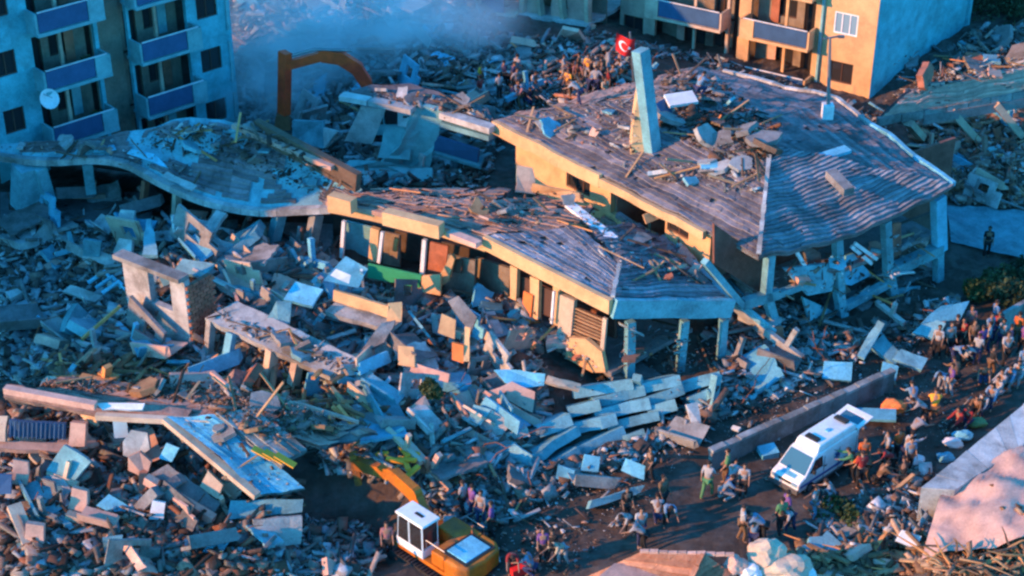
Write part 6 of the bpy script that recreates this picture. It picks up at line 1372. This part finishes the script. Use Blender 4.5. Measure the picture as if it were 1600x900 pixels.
for k in range(9):
    x = 590+R.random()*70; y = 700+R.random()*40
    beam((x, y, 1.5), (x+R.uniform(-30, 40), y+R.uniform(-20, 25), 1.3), .2, .1, 'cloth_yellow', 'one of the bright yellow sticks above the excavator boom', 'stick', 'yellow_stick', 'bright yellow sticks above the boom')
for k in range(3):
    x = 395+k*18; beam((x, 700+k*5, 3.4), (x+30, 716+k*6, 3.1), .3, .05, 'cloth_yellow', ['left', 'middle', 'right'][k]+' yellow-green batten on the upper bright blue roof sheet', 'batten', 'batten')
m = MB(); m.tube([P(330, 582, 2.9), P(362, 608, 2.7), P(400, 622, 2.6), P(470, 632, 2.6), P(560, 660, 2.2)], .09, 6); thing('bent_pipe', m, 'dust_pink', 'long bent pale pipe over the brown timber heap', 'pipe')
lump(1395, 636, .35, (.5, .4, .3), 'orange-red cloth bundle in the middle of the yard', 'orange_cloth', 4, 'cloth_bundle', 'cloth'); big(1362, 648, .4, 1.9, .7, .12, -.2, .1, 'sheet_blue', 'bent pale blue sheet beside the orange-red bundle', 'metal sheet', 'bent_sheet')
big(1200, 706, .3, .7, .55, .3, .3, .2, 'sheet_blue', 'pale blue box left of the van front', 'box', 'box'); big(812, 888, .2, .7, .45, .3, .4, 0, 'flag_red', 'red crate at the bottom edge right of the excavator', 'crate', 'crate')
for k, (x, y) in enumerate(((1520, 672), (1508, 695), (1470, 716), (1450, 722), (1534, 660), (1556, 640), (1462, 700))):
    lump(x-30, y+20, .25, (R.uniform(.25, .45), .25, .2),  ['pale', 'bulging', 'flat', 'small', 'crumpled', 'upper', 'lower'][k]+' bundle lying along the pale wall top', ['white_trim', 'sheet_blue', 'pale_concrete', 'cloth_beige', 'sheet_blue', 'cloth_green', 'white_trim'][k], k*3, 'bundle', 'bundle')
# twigs at the bottom right
for k in range(60):
    x = 1250+R.random()*350; y = 845+R.random()*55; p = G(x, y) if y < 2000 else None
    if x > 1440: p = P(x, y, 2.3+(x-1440)/160*.4)
    m = MB(); pts = [p+V(0, 0, .1)]; d = V(R.uniform(-1, 1), R.uniform(-.6, .6), R.uniform(0, .35))
    for j in range(3): d = d+V(R.uniform(-.2, .2), R.uniform(-.2, .2), R.uniform(-.1, .1)); pts.append(pts[-1]+d*R.uniform(.3, .6))
    m.tube(pts, [.05, .04, .03, .015], 5); thing('branch', m, R.choice(['wood', 'wood', 'wood_yellow', 'wood_dark']), 'bare brown branch in the brushwood at the bottom right', 'branch', 'branches at the bottom right')

# ================================================================== bushes and trees
def bush(px, py, r, h_, label, mm='leaf', name='bush', n=1500, z=None, trunk=False, cat='bush'):
    p = G(px, py) if z is None else P(px, py, z); o = root(name, p, label, cat); m = MB()
    lobes = [(V(R.uniform(-.6, .6)*r, R.uniform(-.6, .6)*r, R.uniform(.35, .8)*h_), R.uniform(.35, .6)*r) for _ in range(8)]
    for i in range(n):
        c, lr = R.choice(lobes); a = V(R.gauss(0, 1), R.gauss(0, 1), R.gauss(0, 1)).normalized()*lr*R.uniform(.6, 1.1); q = Euler((R.uniform(0, 6), R.uniform(0, 6), 0)).to_matrix(); s = R.uniform(.07, .15)
        w = p+c+a; m.add([w+q@V(-s, 0, 0), w+q@V(0, s*.5, 0), w+q@V(s, 0, 0), w+q@V(0, -s*.5, 0)], [(0, 1, 2, 3)])
    part('crown', m, mm, o)
    for k in range(4 if not trunk else 1):
        m = MB(); a = R.uniform(0, 6); m.tube([p, p+V(math.cos(a)*.15*r, math.sin(a)*.15*r, h_*.4), p+V(math.cos(a)*.4*r, math.sin(a)*.4*r, h_*.8)], [.09 if not trunk else .25, .06, .02], 6); part('trunk' if trunk else 'stem', m, 'bark', o)
bush(1572, 468, 1.3, 1.2, 'dark green bush behind the crowd at the right edge', 'leaf_dark', n=2200); bush(1600, 448, 1.1, 1.0, 'smaller dark green bush cut by the right picture edge', 'leaf_dark', n=1500); bush(1530, 462, 1.0, .9, 'low green weeds left of the dark green bush', n=900)
bush(676, 615, .45, .5, 'small green shrub in the rubble at the centre', n=700, z=1.9); bush(1312, 812, .8, .6, 'low dark green weeds in the rubble below the van', n=600)
for k, (x, y, r, h_) in enumerate(((1545, 45, 3.2, 4.5), (1590, 60, 3.2, 4.2), (1570, 10, 3.6, 5.5), (1525, 20, 2.4, 4.0), (1620, 20, 3.5, 5))):
    bush(x, y, r, h_, ['dark tree right of the blue flank wall', 'dark tree at the right edge above the rubble bank', 'tallest dark tree in the upper right corner', 'slender dark tree touching the blue flank wall', 'dark tree cut by the upper right corner'][k], 'leaf_dark', 'tree', 3200, z=.5, trunk=True, cat='tree')
bush(905, 145, .01, .01, 'tiny twig', n=1) if False else None

# ================================================================== dust drifting over the back, and thin air haze
def smoke(px, py, z, r, dens, seed, name='dust_cloud'):
    p = P(px, py, z); bm = bmesh.new(); bmesh.ops.create_icosphere(bm, subdivisions=3, radius=1); me = bpy.data.meshes.new(name); bm.to_mesh(me); bm.free()
    o = bpy.data.objects.new(name, me); COL.objects.link(o); o.location = p; o.scale = r; o['kind'] = 'stuff'; o['label'] = 'pale blue dust drifting over the rubble at the back'; o['category'] = 'dust'
    m = bpy.data.materials.new(name); m.use_nodes = True; nt = m.node_tree; nt.nodes.remove(nt.nodes['Principled BSDF']); N = nt.nodes; L = nt.links
    pv_ = N.new('ShaderNodeVolumePrincipled'); pv_.inputs['Color'].default_value = (.9, .93, .96, 1); L.new(pv_.outputs[0], N['Material Output'].inputs['Volume'])
    tc = N.new('ShaderNodeTexCoord'); ln_ = N.new('ShaderNodeVectorMath'); ln_.operation = 'LENGTH'; L.new(tc.outputs['Object'], ln_.inputs[0])
    fo = N.new('ShaderNodeMapRange'); fo.inputs[1].default_value = .25; fo.inputs[2].default_value = 1; fo.inputs[3].default_value = 1; fo.inputs[4].default_value = 0; L.new(ln_.outputs['Value'], fo.inputs[0])
    no = N.new('ShaderNodeTexNoise'); no.inputs['Scale'].default_value = 2.2; no.inputs['Detail'].default_value = 5; mp = N.new('ShaderNodeMapping'); mp.inputs['Location'].default_value = (seed, seed, 0); L.new(tc.outputs['Object'], mp.inputs[0]); L.new(mp.outputs[0], no.inputs['Vector'])
    nr = N.new('ShaderNodeMapRange'); nr.inputs[1].default_value = .38; nr.inputs[2].default_value = .66; L.new(no.outputs[0], nr.inputs[0])
    a = N.new('ShaderNodeMath'); a.operation = 'MULTIPLY'; L.new(fo.outputs[0], a.inputs[0]); L.new(nr.outputs[0], a.inputs[1]); b = N.new('ShaderNodeMath'); b.operation = 'MULTIPLY'; L.new(a.outputs[0], b.inputs[0]); b.inputs[1].default_value = dens
    L.new(b.outputs[0], pv_.inputs['Density']); me.materials.append(m)
smoke(600, 35, 4.5, (9, 6, 4.5), 1.0*.5, 0); smoke(450, 70, 3.5, (7, 5, 4.2), .5, 4); smoke(420, 140, 2.5, (3.5, 3, 3.0), .45, 8)
